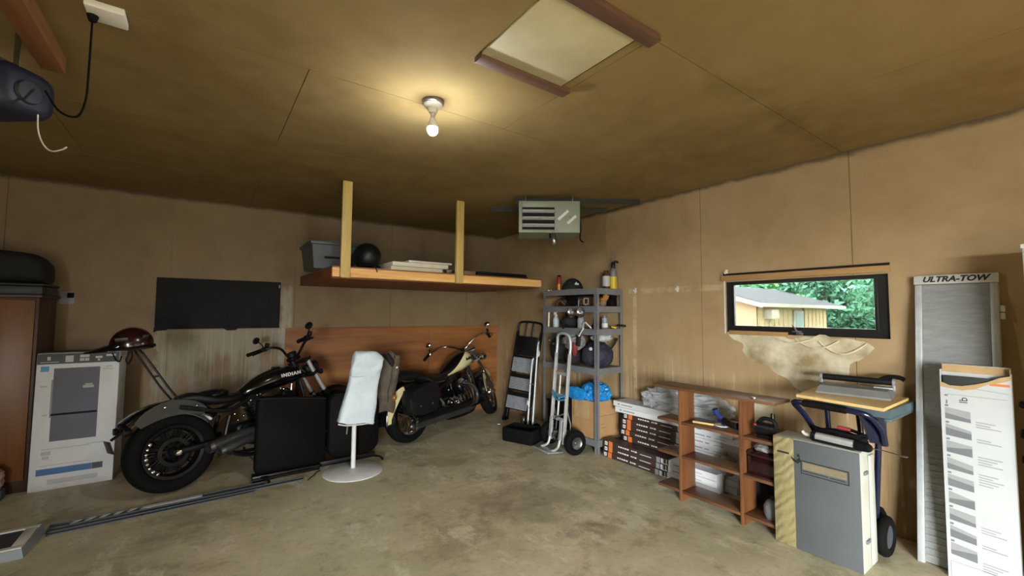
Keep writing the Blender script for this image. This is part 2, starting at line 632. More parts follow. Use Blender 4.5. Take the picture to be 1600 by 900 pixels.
MAT['tarp_blue'] = plain('tarp_blue', '#2590d2', 0.32, 0, '#1672b4', 8)
MAT['cloth_grey'] = plain('cloth_grey', '#c9cdce', 0.7, 0, '#adb2b5', 6, bump=0.15, bscale=50)
MAT['white_cloth'] = plain('white_cloth', '#c4c9c6', 0.7)
MAT['grey_cloth'] = plain('grey_cloth', '#8c8a86', 0.75, 0, '#77756f', 12)
MAT['red_cloth'] = plain('red_cloth', '#8e2c2e', 0.7)
MAT['pink_cloth'] = plain('pink_cloth', '#a5837a', 0.75)
MAT['opener_blue'] = plain('opener_blue', '#24283c', 0.5, 0.2, '#1d2132', 3)
MAT['opener_grey'] = plain('opener_grey', '#33343c', 0.5, 0.3)
MAT['tool_blue'] = plain('tool_blue', '#1d2f6a', 0.4)
MAT['tube_blue'] = plain('tube_blue', '#141b38', 0.25, 0.2, '#0f152d', coat=0.5)
MAT['table_teal'] = plain('table_teal', '#54666a', 0.45, 0, '#485a5e')
MAT['cutter_grey'] = plain('cutter_grey', '#8c8e8b', 0.45, 0.2, '#7c7e7b')
MAT['case_grey'] = plain('case_grey', '#565a5b', 0.5, 0, '#505454', 3)
MAT['case_rim'] = plain('case_rim', '#b7b9ac', 0.5, 0, '#a9ab9e', 6)
MAT['label_tan'] = plain('label_tan', '#82785f', 0.5, 0, '#756b53', 20)
MAT['yellow'] = plain('yellow', '#d9c02a', 0.4)
MAT['can_red'] = plain('can_red', '#a4402e', 0.3, 0.2)
MAT['can_bronze'] = plain('can_bronze', '#8a5848', 0.25, 0.7)
MAT['can_orange'] = plain('can_orange', '#c98a3a', 0.3, 0.2)
MAT['pink_red'] = plain('pink_red', '#a04f52', 0.4)
MAT['book_brown'] = plain('book_brown', '#3a281c', 0.6)
MAT['clear_plastic'] = plain('clear_plastic', '#8f979b', 0.2, 0, '#7d868a')
MAT['bottle_blue'] = plain('bottle_blue', '#b8cbd0', 0.3)
MAT['tan_block'] = plain('tan_block', '#8a7358', 0.7)
MAT['door_white'] = plain('door_white', '#b9b6aa', 0.6)
MAT['siding_tan'] = wood('siding_tan', '#94805f', '#826c4f', 2, 0.8, 6)
MAT['siding_pink'] = plain('siding_pink', '#9a7a62', 0.8, 0, '#8e6f58', 3)
MAT['fascia'] = plain('fascia', '#8d877b', 0.7)
MAT['shingle'] = plain('shingle', '#26272b', 0.95, 0, '#17181b', 14, bump=0.4, bscale=12)
MAT['lawn'] = plain('lawn', '#6d7d4a', 0.95, 0, '#4f6233', 3, bump=0.4)
MAT['gravel'] = plain('gravel', '#b3aea2', 0.95, 0, '#8d887c', 14, bump=0.4)
MAT['asphalt'] = plain('asphalt', '#3c3b39', 0.9, 0, '#2f2e2c', 9, bump=0.3)
MAT['bark'] = plain('bark', '#3d3428', 0.9)
for nm, a, b_ in (('leaf_dark', '#4a7d62', '#2c5844'), ('leaf_mid', '#74b084', '#4a8765'), ('leaf_light', '#a9d08e', '#76ab70')):
    MAT[nm] = plain(nm, a, 0.6, 0, b_, 1.2)

t = NT('galvanised_perforated')     # the pierced deck of the ramp: fine relief only
v = t.coords()
n1 = t.noise(t.coords((14, 1, 3)), 9, 4, 0.7)
t.base(t.ramp(n1, [(0.3, '#90928f'), (0.55, '#9c9f9c'), (0.75, '#a6a9a6')]))
t.bump(t.noise(v, 160, 2), 0.5, 0.003)
MAT['ramp_deck'] = t.set(0.5, 0.55)

t = NT('crinkled_yellow')
w = t.n('ShaderNodeTexWave', wave_type='BANDS', bands_direction='DIAGONAL')
w.inputs['Scale'].default_value = 9
w.inputs['Distortion'].default_value = 6
w.inputs['Detail'].default_value = 3
t.l(t.coords((1, 1, 1)), w.inputs['Vector'])
t.base(t.ramp(t.noise(t.coords(), 8, 3), [(0.3, '#7d744d'), (0.7, '#8a8059')]))
t.bump(w.outputs['Fac'], 0.7, 0.006)
MAT['yellow_film'] = t.set(0.45)

t = NT('window_glass')
tr = t.n('ShaderNodeBsdfTransparent')
tr.inputs['Color'].default_value = (0.335, 0.345, 0.337, 1)
gl = t.n('ShaderNodeBsdfGlossy')
gl.inputs['Roughness'].default_value = 0.02
fr = t.n('ShaderNodeFresnel')
fr.inputs['IOR'].default_value = 1.45
mx = t.n('ShaderNodeMixShader')
t.l(fr.outputs[0], mx.inputs[0])
t.l(tr.outputs[0], mx.inputs[1])
t.l(gl.outputs[0], mx.inputs[2])
t.l(mx.outputs[0], t.out.inputs['Surface'])
MAT['window_glass'] = t.m


def emit(name, col, strength):
    t = NT(name)
    t.base(col)
    t.b.inputs['Emission Color'].default_value = C4(col)
    t.b.inputs['Emission Strength'].default_value = strength
    MAT[name] = t.set(0.4)


emit('bulb_glow', (0.90, 0.96, 1.0), 260.0)
emit('opener_lamp', (1.0, 0.95, 0.86), 1.5)

# ---------------------------------------------------------------- the room
def struct(o):
    o['kind'] = 'structure'
    return o


XR = 0.0
o = struct(MB().b2((XL - 0.2, YF - 0.2, -0.2), (0.12, 0.12, 0.0)).build('floor', 'concrete', None, 0))
WY0, WY1, WZ0, WZ1 = -5.022, -3.845, 1.352, 1.818       # window opening in the wall at x = 0
# backings (studs and sheathing), the panels stand in front of them
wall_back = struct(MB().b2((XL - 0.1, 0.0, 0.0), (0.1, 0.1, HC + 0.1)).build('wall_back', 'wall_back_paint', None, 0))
b = MB()
b.b2((0.0, YF - 0.1, 0), (0.1, WY0, HC + 0.1))
b.b2((0.0, WY1, 0), (0.1, 0.0, HC + 0.1))
b.b2((0.0, WY0, 0), (0.1, WY1, WZ0))
b.b2((0.0, WY0, WZ1), (0.1, WY1, HC + 0.1))
wall_right = struct(b.build('wall_right', 'wall_right_paint', None, 0))
b = MB()
b.b2((XL - 0.1, YF - 0.1, 0), (XL, DOOR[0], HC + 0.1))
b.b2((XL - 0.1, DOOR[1], 0), (XL, 0.0, HC + 0.1))
b.b2((XL - 0.1, DOOR[0], DOOR[2]), (XL, DOOR[1], HC + 0.1))
wall_left = struct(b.build('wall_left', 'dark_boards', None, 0))
wall_front = struct(MB().b2((XL, YF - 0.1, 0), (0.0, YF, HC + 0.1)).build('wall_front', 'dark_boards', None, 0))
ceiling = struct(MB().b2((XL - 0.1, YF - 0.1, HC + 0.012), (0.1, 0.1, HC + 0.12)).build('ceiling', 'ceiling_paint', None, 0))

G = 0.0022   # half a joint


def panel_box(b, lo, hi, axis, bev=0.0015):
    b.b2(lo, hi, 0)


# wall panels, 1.22 wide
T = 0.010
x = -0.595
xs = [0.0]
while x > XL:
    xs.append(x)
    x -= 1.22
xs.append(XL)
for a, c in zip(xs, xs[1:]):
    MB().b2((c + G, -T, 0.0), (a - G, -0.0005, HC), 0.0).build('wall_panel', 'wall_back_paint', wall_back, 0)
ys = [0.0, -1.2, -2.4, -3.61, -4.82, -6.04, -7.26, -8.48, -9.7, -10.92, -12.14, YF]
for a, c in zip(ys, ys[1:]):
    b = MB()
    lo, hi = c + G, a - G
    cuts = [lo] + [q for q in (WY0, WY1) if lo < q < hi] + [hi]
    for p, q in zip(cuts, cuts[1:]):
        if p >= WY0 - 1e-6 and q <= WY1 + 1e-6:
            b.b2((-T, p, 0), (-0.0005, q, WZ0))
            b.b2((-T, p, WZ1), (-0.0005, q, HC))
        else:
            b.b2((-T, p, 0), (-0.0005, q, HC))
    b.build('wall_panel', 'wall_right_paint', wall_right, 0)
# ceiling sheets 2.44 x 1.22 with staggered ends
rows = [0.0, -1.18, -2.38, -3.58, -4.78, -5.98, -7.18, -8.38, -9.58, -10.78, -11.98, YF]
for i, (a, c) in enumerate(zip(rows, rows[1:])):
    x0 = -3.56 + (1.22 if i % 2 else 0)
    cuts = sorted({XL, 0.0} | {x0 + 2.44 * k for k in range(-3, 4) if XL < x0 + 2.44 * k < 0})
    for p, q in zip(cuts, cuts[1:]):
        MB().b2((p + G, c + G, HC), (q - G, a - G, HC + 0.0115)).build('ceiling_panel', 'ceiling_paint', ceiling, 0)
# low plywood sheets on the back wall
for p, q in ((-3.125, -1.22), (-1.216, -0.012)):
    MB().b2((p, -T - 0.012, 0.0), (q, -T - 0.0005, 1.316), 0.0015).build('plywood_sheet', 'plywood', wall_back, 0)
# bare patch under the window where the paint has come off, with curled paper at its top
def outline(pts, wob, seed, step=0.03):
    out = []
    n = len(pts)
    for i in range(n):
        p, q = V(pts[i]), V(pts[(i + 1) % n])
        k = max(1, int((q - p).length / step))
        for j in range(k):
            r = p.lerp(q, j / k)
            out.append((r.x + wob * noise.noise(V((r.x * 9, r.y * 9, seed))), r.y + wob * noise.noise(V((r.x * 9, r.y * 9, seed + 7)))))
    return out


MBF = lambda x: frame((x, 0, 0), (0, -1, 0), (0, 0, 1))     # local (−y, z) on the window wall
poly = outline([(3.86, 1.345), (4.86, 1.345), (4.92, 1.26), (4.78, 1.12), (4.66, 0.93), (4.5, 0.86), (4.4, 0.97), (4.22, 1.06), (4.06, 1.12), (3.98, 1.25), (3.9, 1.3)], 0.05, 3)
MB().prism(poly, 0.003, MBF(-T)).build('bare_plaster_patch', 'plaster', wall_right, 0)
poly = outline([(4.02, 0.80), (4.24, 0.80), (4.25, 0.62), (4.2, 0.45), (4.12, 0.6), (4.05, 0.5)], 0.04, 5)
MB().prism(poly, 0.002, MBF(-T)).build('bare_plaster_patch', 'plaster', wall_right, 0)
for k in range(3):
    b = MB()
    pts = []
    for i in range(13):
        a = i / 12
        y = 4.25 + 0.24 * k * 0.7 + 0.30 * a
        pts.append((-T - 0.006 - 0.012 * math.sin(a * math.pi), -y, 1.335 - 0.012 * k - (0.045 + 0.02 * k) * math.sin(a * math.pi)))
    b.tube(pts, 0.007, 6, 2)
    b.build('curled_paper', 'paper_peel', wall_right, 40)

# window
b = MB()
fx0, fx1 = 0.012, 0.06
b.b2((fx0, -3.905, WZ0), (fx1, -3.845, WZ1))
b.b2((fx0, WY0, WZ0), (fx1, -4.945, WZ1))
b.b2((fx0, -4.945, WZ1 - 0.03), (fx1, -3.905, WZ1))
b.b2((fx0, -4.945, WZ0), (fx1, -3.905, WZ0 + 0.066))
window = struct(b.build('window_1', 'window_black', None, 0))
MB().b2((0.032, -4.946, WZ0 + 0.064), (0.036, -3.904, WZ1 - 0.028)).build('glass_pane', 'window_glass', window, 0)
for lo, hi in (((0.008, -3.915, WZ0 + 0.055), (0.02, -3.895, WZ1 - 0.02)), ((0.008, -4.955, WZ0 + 0.055), (0.02, -4.935, WZ1 - 0.02))):
    MB().b2(lo, hi, 0.003).build('glazing_bead', 'window_black', window, 30)
b = MB()
b.box((-0.004, -4.43, WZ0 + 0.03), (0.03, 0.07, 0.014), None, 0.003)
b.cyl((-0.01, -4.43, WZ0 + 0.035), (-0.012, -4.40, WZ0 + 0.085), 0.007, 0.005, 8)
b.box((-0.006, -4.45, WZ0 + 0.012), (0.02, 0.05, 0.02), None, 0.004)
b.build('window_latch', 'steel', window)
tr = struct(MB().b2((-0.034, -5.04, WZ1 + 0.012), (-T, -3.818, WZ1 + 0.058), 0.003).build('trim_1', 'pine_trim', None, 30))
tr = struct(MB().b2((-0.018, -5.035, WZ1 + 0.060), (-T, -3.83, WZ1 + 0.078), 0.002).build('trim_2', 'black_gap', None, 30))
tr = struct(MB().b2((-0.022, -4.36, WZ0 - 0.014), (0.011, -3.875, WZ0 + 0.022), 0.003).build('trim_3', 'pine_trim', None, 30))
tr = struct(MB().b2((-0.012, -3.845, WZ0 - 0.01), (0.0, -3.832, WZ1 + 0.01), 0.002).build('trim_4', 'white_plastic', None, 30))

# ceiling hatch
h = thing('attic_hatch', 'pale square ceiling hatch held by two brown wooden strips', 'hatch', (-2.65, -4.5, HC))
MB().b2((-0.27, -0.258, -0.012), (0.236, 0.262, -0.0005), 0.002).build('panel', 'hatch_white', h, 30)
MB().b2((-0.275, 0.258, -0.03), (0.305, 0.322, -0.0008), 0.003).build('strip', 'dark_trim', h, 30)
MB().b2((-0.60, -0.322, -0.032), (0.312, -0.256, -0.0008), 0.003).build('strip', 'dark_trim', h, 30)
MB().b2((0.238, -0.255, -0.004), (0.25, 0.257, -0.0006), 0.0).build('gap', 'black_gap', h, 0)

# ---------------------------------------------------------------- overhead things
# bare bulb
h = thing('ceiling_light', 'bare glowing bulb in a round porcelain holder on the ceiling', 'light', (-2.897, -3.651, HC))
MB().lathe([(0.0, -0.0005), (0.062, -0.0005), (0.062, -0.018), (0.055, -0.022), (0.0, -0.022)], 28).build('base', 'steel', h)
MB().lathe([(0.0, -0.022), (0.056, -0.022), (0.05, -0.034), (0.03, -0.046), (0.022, -0.075), (0.0, -0.075)], 28).build('lamp_holder', 'white_plastic', h)
b = MB()
b.lathe([(0, -0.075), (0.0135, -0.075), (0.0145, -0.08), (0.0135, -0.085), (0.0145, -0.09), (0.0135, -0.095), (0.014, -0.105), (0.0, -0.105)], 18)
b.build('socket', 'aluminium', h)
b = MB()
b.lathe([(0.0, -0.1055), (0.014, -0.1055), (0.02, -0.122), (0.029, -0.145), (0.031, -0.160), (0.0305, -0.163), (0, -0.163)], 24)
b.build('bulb_collar', 'white_plastic', h)
b = MB()
b.lathe([(0, -0.1635), (0.0300, -0.1635), (0.031, -0.172), (0.029, -0.186), (0.022, -0.199), (0.011, -0.207), (0.0, -0.209)], 24)
b.build('bulb', 'bulb_glow', h)

# joist board flat against the ceiling, ceiling outlet, cord, door opener
h = tag(MB().b2((-4.645, -6.2, HC - 0.085), (-4.56, -2.97, HC - 0.0005), 0.003).build('ceiling_board', 'joist', None, 30),
        'brown board fixed flat under the ceiling above the opener motor', 'board')
h = thing('ceiling_outlet', 'pale outlet box on the ceiling with a black plug', 'outlet', (-4.335, -3.535, HC))
MB().b2((-0.062, -0.075, -0.03), (0.062, 0.045, -0.0005), 0.004).build('cover_plate', 'white_plastic', h, 30)
MB().cyl((-0.045, 0.0, -0.03), (-0.045, 0, -0.055), 0.02, 0.013, 12).build('plug', 'rubber', h)
b = MB()
b.tube([(-0.045, 0, -0.05), (-0.046, 0.003, -0.14), (-0.048, 0.01, -0.26), (-0.055, 0.03, -0.38), (-0.09, 0.10, -0.435), (-0.16, 0.18, -0.40), (-0.22, 0.25, -0.30)], 0.0042, 6, 6)
b.build('cord', 'rubber', h)
h = thing('door_opener', 'dark blue garage door opener motor hung under the ceiling', 'opener', (-4.78, -3.13, HC))
Mo = Matrix.Translation((-0.03, 0.02, -0.31)) @ Matrix.Rotation(R(-37), 4, 'Z')
b = MB(Mo)
sec = []
for x_, r in ((-0.30, 0.9), (-0.28, 1.0), (0.19, 1.0), (0.225, 0.97), (0.25, 0.86), (0.258, 0.6)):
    ring = []
    for k in range(24):
        a = 2 * math.pi * k / 24
        ca, sa = math.cos(a), math.sin(a)
        e = 0.55
        ring.append((x_, math.copysign(abs(ca) ** e, ca) * 0.12 * r, math.copysign(abs(sa) ** e, sa) * 0.105 * r))
    sec.append(ring)
b.loft(sec)
b.build('motor_housing', 'opener_blue', h, 50)
b = MB(Mo)
b.box((-0.03, 0, 0.112), (0.44, 0.20, 0.02), None, 0.006)
b.build('top_plate', 'opener_grey', h)
b = MB(Mo)
b.lathe([(0.0, 0.0), (0.05, 0.0), (0.045, 0.012), (0, 0.014)], 20, Matrix.Translation((0.2605, -0.01, -0.01)) @ Matrix.Rotation(R(90), 4, 'Y'))
b.build('end_cap', 'opener_grey', h)
MB(Mo).b2((-0.36, -0.10, -0.085), (-0.302, 0.10, 0.08), 0.012).build('lamp_lens', 'opener_lamp', h, 40)
for sx in (-0.18, 0.10):
    b = MB(Mo)
    b.box((sx, 0.07, 0.21), (0.03, 0.003, 0.20))
    b.build('hanger_strap', 'steel', h, 0)
b = MB()
b.tube([(0.2, -0.12, -0.40), (0.205, -0.125, -0.47), (0.225, -0.135, -0.53), (0.255, -0.155, -0.56), (0.29, -0.18, -0.555), (0.31, -0.2, -0.545)], 0.003, 6, 6)
b.build('antenna_wire', 'white_plastic', h)

# hanging shelf
h = thing('hanging_shelf', 'wooden storage shelf hung from the ceiling on two timber posts', 'shelf', (-1.7, -1.65, 1.85))
MB().b2((-1.285, -0.038, 0.0), (1.25, 0.0, 0.089), 0.004).build('front_board', 'lumber_x', h, 30)
MB().b2((-1.285, 1.60, 0.0), (1.25, 1.636, 0.089), 0.004).build('rear_board', 'lumber_x', h, 30)
for x_ in (-1.265, -0.42, 0.42, 1.23):
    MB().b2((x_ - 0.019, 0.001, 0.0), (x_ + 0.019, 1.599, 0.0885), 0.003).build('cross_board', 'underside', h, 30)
MB().b2((-1.285, -0.035, 0.0895), (1.25, 1.63, 0.102), 0.002).build('deck', 'plywood', h, 30)
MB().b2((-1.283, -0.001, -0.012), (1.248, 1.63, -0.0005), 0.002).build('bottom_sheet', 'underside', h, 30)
for x_ in (-1.175, 0.05):
    MB().b2((x_ - 0.045, -0.078, -0.008), (x_ + 0.045, -0.0385, HC - 1.85 - 0.0008), 0.004).build('post', 'lumber_z', h, 30)
for x_ in (-1.175, 0.05):
    b = MB()
    for dx, dz in ((-0.02, 0.03), (0.02, 0.06)):
        b.cyl((x_ + dx, -0.0775, dz), (x_ + dx, -0.082, dz), 0.006, 0.006, 8)
    b.build('screw_heads', 'steel', h, kind='stuff')
ZS = 1.9525
h = thing('storage_bin', 'grey plastic storage bin with lid at the end of the hanging shelf', 'bin', (-2.89, -1.08, ZS))
b = MB()
b.loft([[(-0.19, -0.26, 0), (0.19, -0.26, 0), (0.19, 0.26, 0), (-0.19, 0.26, 0)], [(-0.215, -0.29, 0.235), (0.215, -0.29, 0.235), (0.215, 0.29, 0.235), (-0.215, 0.29, 0.235)]])
b.build('body', 'grey_plastic', h, 30)
MB().b2((-0.235, -0.31, 0.236), (0.235, 0.31, 0.272), 0.012).build('lid', 'grey_plastic', h, 40)
MB().b2((-0.10, -0.318, 0.10), (0.13, -0.285, 0.118), 0.006).build('handle', 'black_gap', h, 30)

h = thing('riding_helmet', 'round black helmet lying on the hanging shelf beside the timber post', 'helmet', (-2.615, -1.525, ZS))
b = MB()
b.sphere((0, 0, 0.125), 0.14, None, 4, (0.98, 1.08, 1.02))
b.warp(lambda p: V((p.x, p.y, max(p.z, 0.0 + 0.012 * (p.y < -0.05)))))
b.build('shell', 'satin_black', h)
b = MB()
b.tube([(-0.10, -0.10, 0.02), (0.0, -0.155, 0.03), (0.1, -0.1, 0.02)], 0.009, 6)
b.build('rim', 'rubber', h)
b = MB()
b.tube([(0.02, -0.14, 0.02), (0.03, -0.163, 0.012), (0.04, -0.174, -0.01), (0.05, -0.178, -0.04)], 0.005, 6)
b.build('strap', 'black_fabric', h)

h = thing('white_tray', 'white slab tray with a lipped lid lying on the hanging shelf', 'tray', (-2.02, -1.30, ZS))
b = MB()
b.b2((-0.34, -0.22, 0.0), (0.26, 0.26, 0.055), 0.006)
b.build('base', 'cream_plastic', h, 30)
MB().b2((-0.33, -0.23, 0.056), (0.33, 0.27, 0.105), 0.010).build('lid', 'cream_plastic', h, 30)
MB().b2((-0.15, -0.236, 0.105), (0.37, 0.27, 0.128), 0.006).build('top_sheet', 'white_plastic', h, 30)
h = thing('grey_board', 'thin grey board under the white tray on the hanging shelf', 'board', (-2.465, -1.24, ZS))
MB().b2((-0.06, -0.16, 0), (0.08, 0.2, 0.02), 0.003).build('board', 'grey_mid', h, 30)
h = tag(MB().lathe([(0, 0), (0.035, 0), (0.048, 0.03), (0.05, 0.036), (0.046, 0.036), (0.03, 0.006), (0, 0.004)], 20, Matrix.Translation((-1.73, -1.625, ZS)) @ Matrix.Scale(1.5, 4, (1, 0, 0))).build('metal_dish', 'steel', None),
        'small shiny metal dish by the second post of the hanging shelf', 'dish')
h = tag(MB().b2((-1.52, -1.58, ZS), (-1.36, -1.40, ZS + 0.05), 0.004).build('wood_block', 'tan_block', None, 30),
        'tan wood block on the hanging shelf beside a flat black case', 'block')
h = thing('flat_case', 'long flat black case at the far end of the hanging shelf', 'case', (-0.98, -1.45, ZS))
MB().b2((-0.36, -0.15, 0), (0.38, 0.15, 0.028), 0.008).build('base', 'satin_black', h, 30)
MB().b2((-0.35, -0.145, 0.0285), (0.37, 0.145, 0.055), 0.010).build('lid', 'satin_black', h, 30)

# unit heater hung across the corner on two angle rails
hd = V((0.504, -0.361, 0)).normalized()
Mh = Matrix.Translation((-1.033, -2.525, 2.36)) @ Matrix.Rotation(math.atan2(hd.y, hd.x), 4, 'Z')
h = thing('unit_heater', 'grey-green gas unit heater with louvres hung across the corner', 'heater')
h.matrix_world = Mh
W2 = 0.315
b = MB()
b.b2((-W2, 0.002, 0.012), (W2, 0.45, 0.325))
b.build('cabinet', 'heater_grey', h, 30)
b = MB()
b.b2((-W2 - 0.006, -0.02, 0), (-W2 + 0.032, 0.003, 0.335), 0.004)
b.b2((0.055, -0.02, 0), (W2 + 0.006, 0.003, 0.335), 0.004)
b.b2((-W2 + 0.03, -0.02, 0), (0.057, 0.003, 0.032), 0.003)
b.b2((-W2 + 0.03, -0.02, 0.268), (0.057, 0.003, 0.335), 0.003)
b.build('front_panel', 'heater_grey', h, 30)
MB().b2((-W2 + 0.03, -0.004, 0.03), (0.057, -0.001, 0.27)).build('outlet_recess', 'black_gap', h, 0)
for k in range(3):
    MB().box((-0.115, -0.022, 0.075 + 0.075 * k), (0.335, 0.05, 0.008), (R(-28), 0, 0), 0.003).build('louvre', 'heater_fin', h, 30)
Ms = frame((0.195, -0.0212, 0.168), (1, 0, 0), (0, 0, 1))
b = flat([(-0.09, -0.014, 0.05, 0.014)], Ms @ Matrix.Translation((-0.035, 0.03, 0)) @ Matrix.Rotation(R(42), 4, 'Z'))
b.build('sticker', 'print_white', h, 0)
b = flat([(-0.06, -0.014, 0.06, 0.014)], Ms @ Matrix.Translation((0.04, -0.03, 0)) @ Matrix.Rotation(R(42), 4, 'Z'))
b.build('sticker', 'print_white', h, 0)
b = MB()
for dx, dz in ((-0.025, -0.012), (0.02, 0.005)):
    b.lathe([(0, 0), (0.014, 0), (0.012, 0.006), (0, 0.007)], 12, Ms @ Matrix.Translation((dx, dz, 0)))
b.build('label_dots', 'print_grey', h)
b = MB()
b.tube([(0.02, 0.1, 0.014), (0.02, 0.1, -0.03), (0.05, 0.1, -0.05), (0.09, 0.1, -0.05)], 0.01, 8)
b.build('gas_pipe', 'engine_black', h)
MB().lathe([(0, 0.011), (0.02, 0.011), (0.022, -0.03), (0.036, -0.05), (0.036, -0.09), (0.016, -0.115), (0, -0.115)], 16, Matrix.Translation((0.055, 0.06, 0.0))).build('valve', 'steel', h)
b = MB()
b.tube([(W2 + 0.01, 0.2, 0.28), (W2 + 0.035, 0.18, 0.2), (W2 + 0.04, 0.15, 0.08), (W2 + 0.03, 0.13, -0.04), (W2 + 0.06, 0.1, -0.08)], 0.007, 6)
b.build('flex_hose', 'rubber', h)
for i, (p0, p1) in enumerate((((-1.235, -2.19, 0), (-0.125, -2.975, 0)), ((-1.225, -1.70, 0), (-0.12, -2.50, 0)))):
    p0, p1 = V(p0), V(p1)
    b = MB()
    d = (p1 - p0)
    ang = math.atan2(d.y, d.x)
    mid = (p0 + p1) / 2
    b.box((mid.x, mid.y, HC - 0.030), (d.length, 0.004, 0.058), (0, 0, ang))
    b.box((mid.x + 0.02 * math.sin(ang) * -1, mid.y + 0.02 * math.cos(ang), HC - 0.003), (d.length, 0.04, 0.004), (0, 0, ang))
    o = b.build('angle_rail', 'rail_green', h, 0)
    o.matrix_parent_inverse = Mh.inverted()
for sx in (-0.25, 0.25):
    for dy in (0.03, 0.38):
        MB().cyl((sx, dy, 0.32), (sx, dy, 0.41), 0.005, None, 8).build('hanger_rod', 'steel', h)
# wall hooks
for k, (y_, z_) in enumerate(((-2.82, 1.78), (-3.35, 1.775), (-3.86, 1.905))):
    h = thing('wall_hook', ('small white hook on the wall beside the grey steel shelf', 'small white hook on the wall between the steel shelf and the window', 'small white hook on the wall at the corner of the window trim')[k], 'hook', (-T, y_, z_), (0, 0, 0), 'white wall hooks')
    MB().b2((-0.006, -0.012, -0.03), (0, 0.012, 0.03), 0.003).build('plate', 'white_plastic', h, 30)
    MB().tube([(-0.006, 0, 0.0), (-0.03, 0, -0.01), (-0.036, 0, 0.01)], 0.005, 6).build('hook', 'white_plastic', h)

# black board over the blocked window and wall plate
h = thing('blackout_board', 'matt black board covering a window on the back wall', 'panel', (-3.78, -T, 1.595))
MB().b2((-0.59, -0.022, -0.277), (0.585, -0.0005, 0.277), 0.004).build('board', 'board_black', h, 30)
b = MB()
poly = outline([(-0.595, -0.265), (-0.47, -0.27), (-0.49, -0.292), (-0.56, -0.297), (-0.595, -0.308)], 0.012, 2)
b.prism(poly, 0.004, frame((0, -0.006, 0), *FA))
b.build('torn_edge', 'board_black', h, 30)
b = MB()
poly = outline([(0.02, -0.27), (0.17, -0.27), (0.14, -0.292), (0.06, -0.295)], 0.012, 8)
b.prism(poly, 0.004, frame((0, -0.006, 0), *FA))
b.build('torn_edge', 'board_black', h, 30)
MB().b2((0.565, -0.026, 0.205), (0.575, -0.022, 0.24)).build('tape', 'print_light', h, 0)
h = thing('wall_plate', 'pale outlet plate on the back wall above the tall cabinet', 'outlet', (-5.035, -T, 1.635))
MB().b2((-0.06, -0.008, -0.06), (0.05, -0.0005, 0.065), 0.003).build('plate', 'print_grey', h, 30)
MB().b2((0.0, -0.03, 0.0), (0.045, -0.0085, 0.05), 0.004).build('plug', 'rubber', h, 30)

def blob(secs, n=20, M=None, e=0.8):
    """sections along x: (x, half width, z low, z high[, centre y])"""
    b = MB(M)
    rings = []
    for sct in secs:
        x_, hw, z0, z1 = sct[:4]
        cy = sct[4] if len(sct) > 4 else 0
        r = []
        for k in range(n):
            a = 2 * math.pi * k / n
            ca, sa = math.cos(a), math.sin(a)
            r.append((x_, cy + math.copysign(abs(ca) ** e, ca) * hw, (z0 + z1) / 2 + math.copysign(abs(sa) ** e, sa) * (z1 - z0) / 2))
        rings.append(r)
    return b.loft(rings)


def interp(keys, n):
    """Catmull-Rom through rows of numbers"""
    out = []
    for i in range(len(keys) - 1):
        p = [keys[max(i - 1, 0)], keys[i], keys[i + 1], keys[min(i + 2, len(keys) - 1)]]
        for k in range(n):
            t_ = k / n
            out.append(tuple(0.5 * (2 * b_ + (c_ - a_) * t_ + (2 * a_ - 5 * b_ + 4 * c_ - d_) * t_ * t_ + (3 * b_ - a_ - 3 * c_ + d_) * t_ ** 3) for a_, b_, c_, d_ in zip(*p)))
    out.append(keys[-1])
    return out



# ---------------------------------------------------------------- left bay
h = thing('tall_cabinet', 'tall orange-brown wooden cabinet standing against the back wall', 'cabinet', (-5.52, -0.32, 0))
MB().b2((-0.42, -0.27, 0.0), (0.42, 0.27, 1.62), 0.004).build('body', 'cabinet_side', h, 30)
MB().b2((-0.435, -0.29, 1.6205), (0.44, 0.29, 1.645), 0.005).build('top', 'cabinet_side', h, 30)
for lo, hi in ((-0.418, -0.003), (0.003, 0.40)):
    d = MB().b2((lo, -0.292, 0.10), (hi, -0.2705, 1.60), 0.004).build('door', 'cabinet_wood', h, 30)
    kx = -0.03 if hi < 0.1 else 0.03
    MB().sphere((kx, -0.306, 0.9), 0.014, None, 2).build('knob', 'dark_trim', d)
    if hi > 0.1:
        MB().b2((0.36, -0.2955, 1.48), (0.375, -0.2925, 1.52), 0.001).build('key_plate', 'dark_trim', d, 30)
MB().b2((-0.41, -0.262, 0.0), (0.41, -0.262 - 0.004, 0.098)).build('plinth', 'black_gap', h, 0)
h = thing('storage_case', 'flat dark grey case on top of the tall cabinet', 'case', (-5.46, -0.33, 1.6455))
MB().b2((-0.36, -0.24, 0), (0.37, 0.24, 0.075), 0.015).build('base', 'print_dark', h, 40)
MB().b2((-0.365, -0.245, 0.0755), (0.38, 0.245, 0.10), 0.010).build('lid', 'satin_black', h, 40)
h = thing('duffel_bag', 'slumped black bag lying on the case on the tall cabinet', 'bag', (-5.46, -0.33, 1.7505))
b = blob(interp([(-0.36, 0.10, 0.03, 0.16), (-0.34, 0.19, 0.0, 0.26), (-0.15, 0.21, 0.0, 0.285), (0.1, 0.21, 0.0, 0.28), (0.27, 0.20, 0.0, 0.255), (0.345, 0.185, 0.0, 0.19), (0.37, 0.11, 0.02, 0.13)], 5), 28, None, 0.55)
b.warp(lambda p: p + V((0, noise.noise(p * 7) * 0.012, noise.noise(p * 6 + V((4, 0, 0))) * 0.014 * (p.z > 0.05))))
b.build('body', 'black_fabric', h, 60)
b = MB()
b.tube([(-0.2, -0.16, 0.18), (-0.1, -0.2, 0.26), (0.05, -0.2, 0.265), (0.15, -0.17, 0.18)], 0.011, 6)
b.build('handle', 'black_fabric', h)

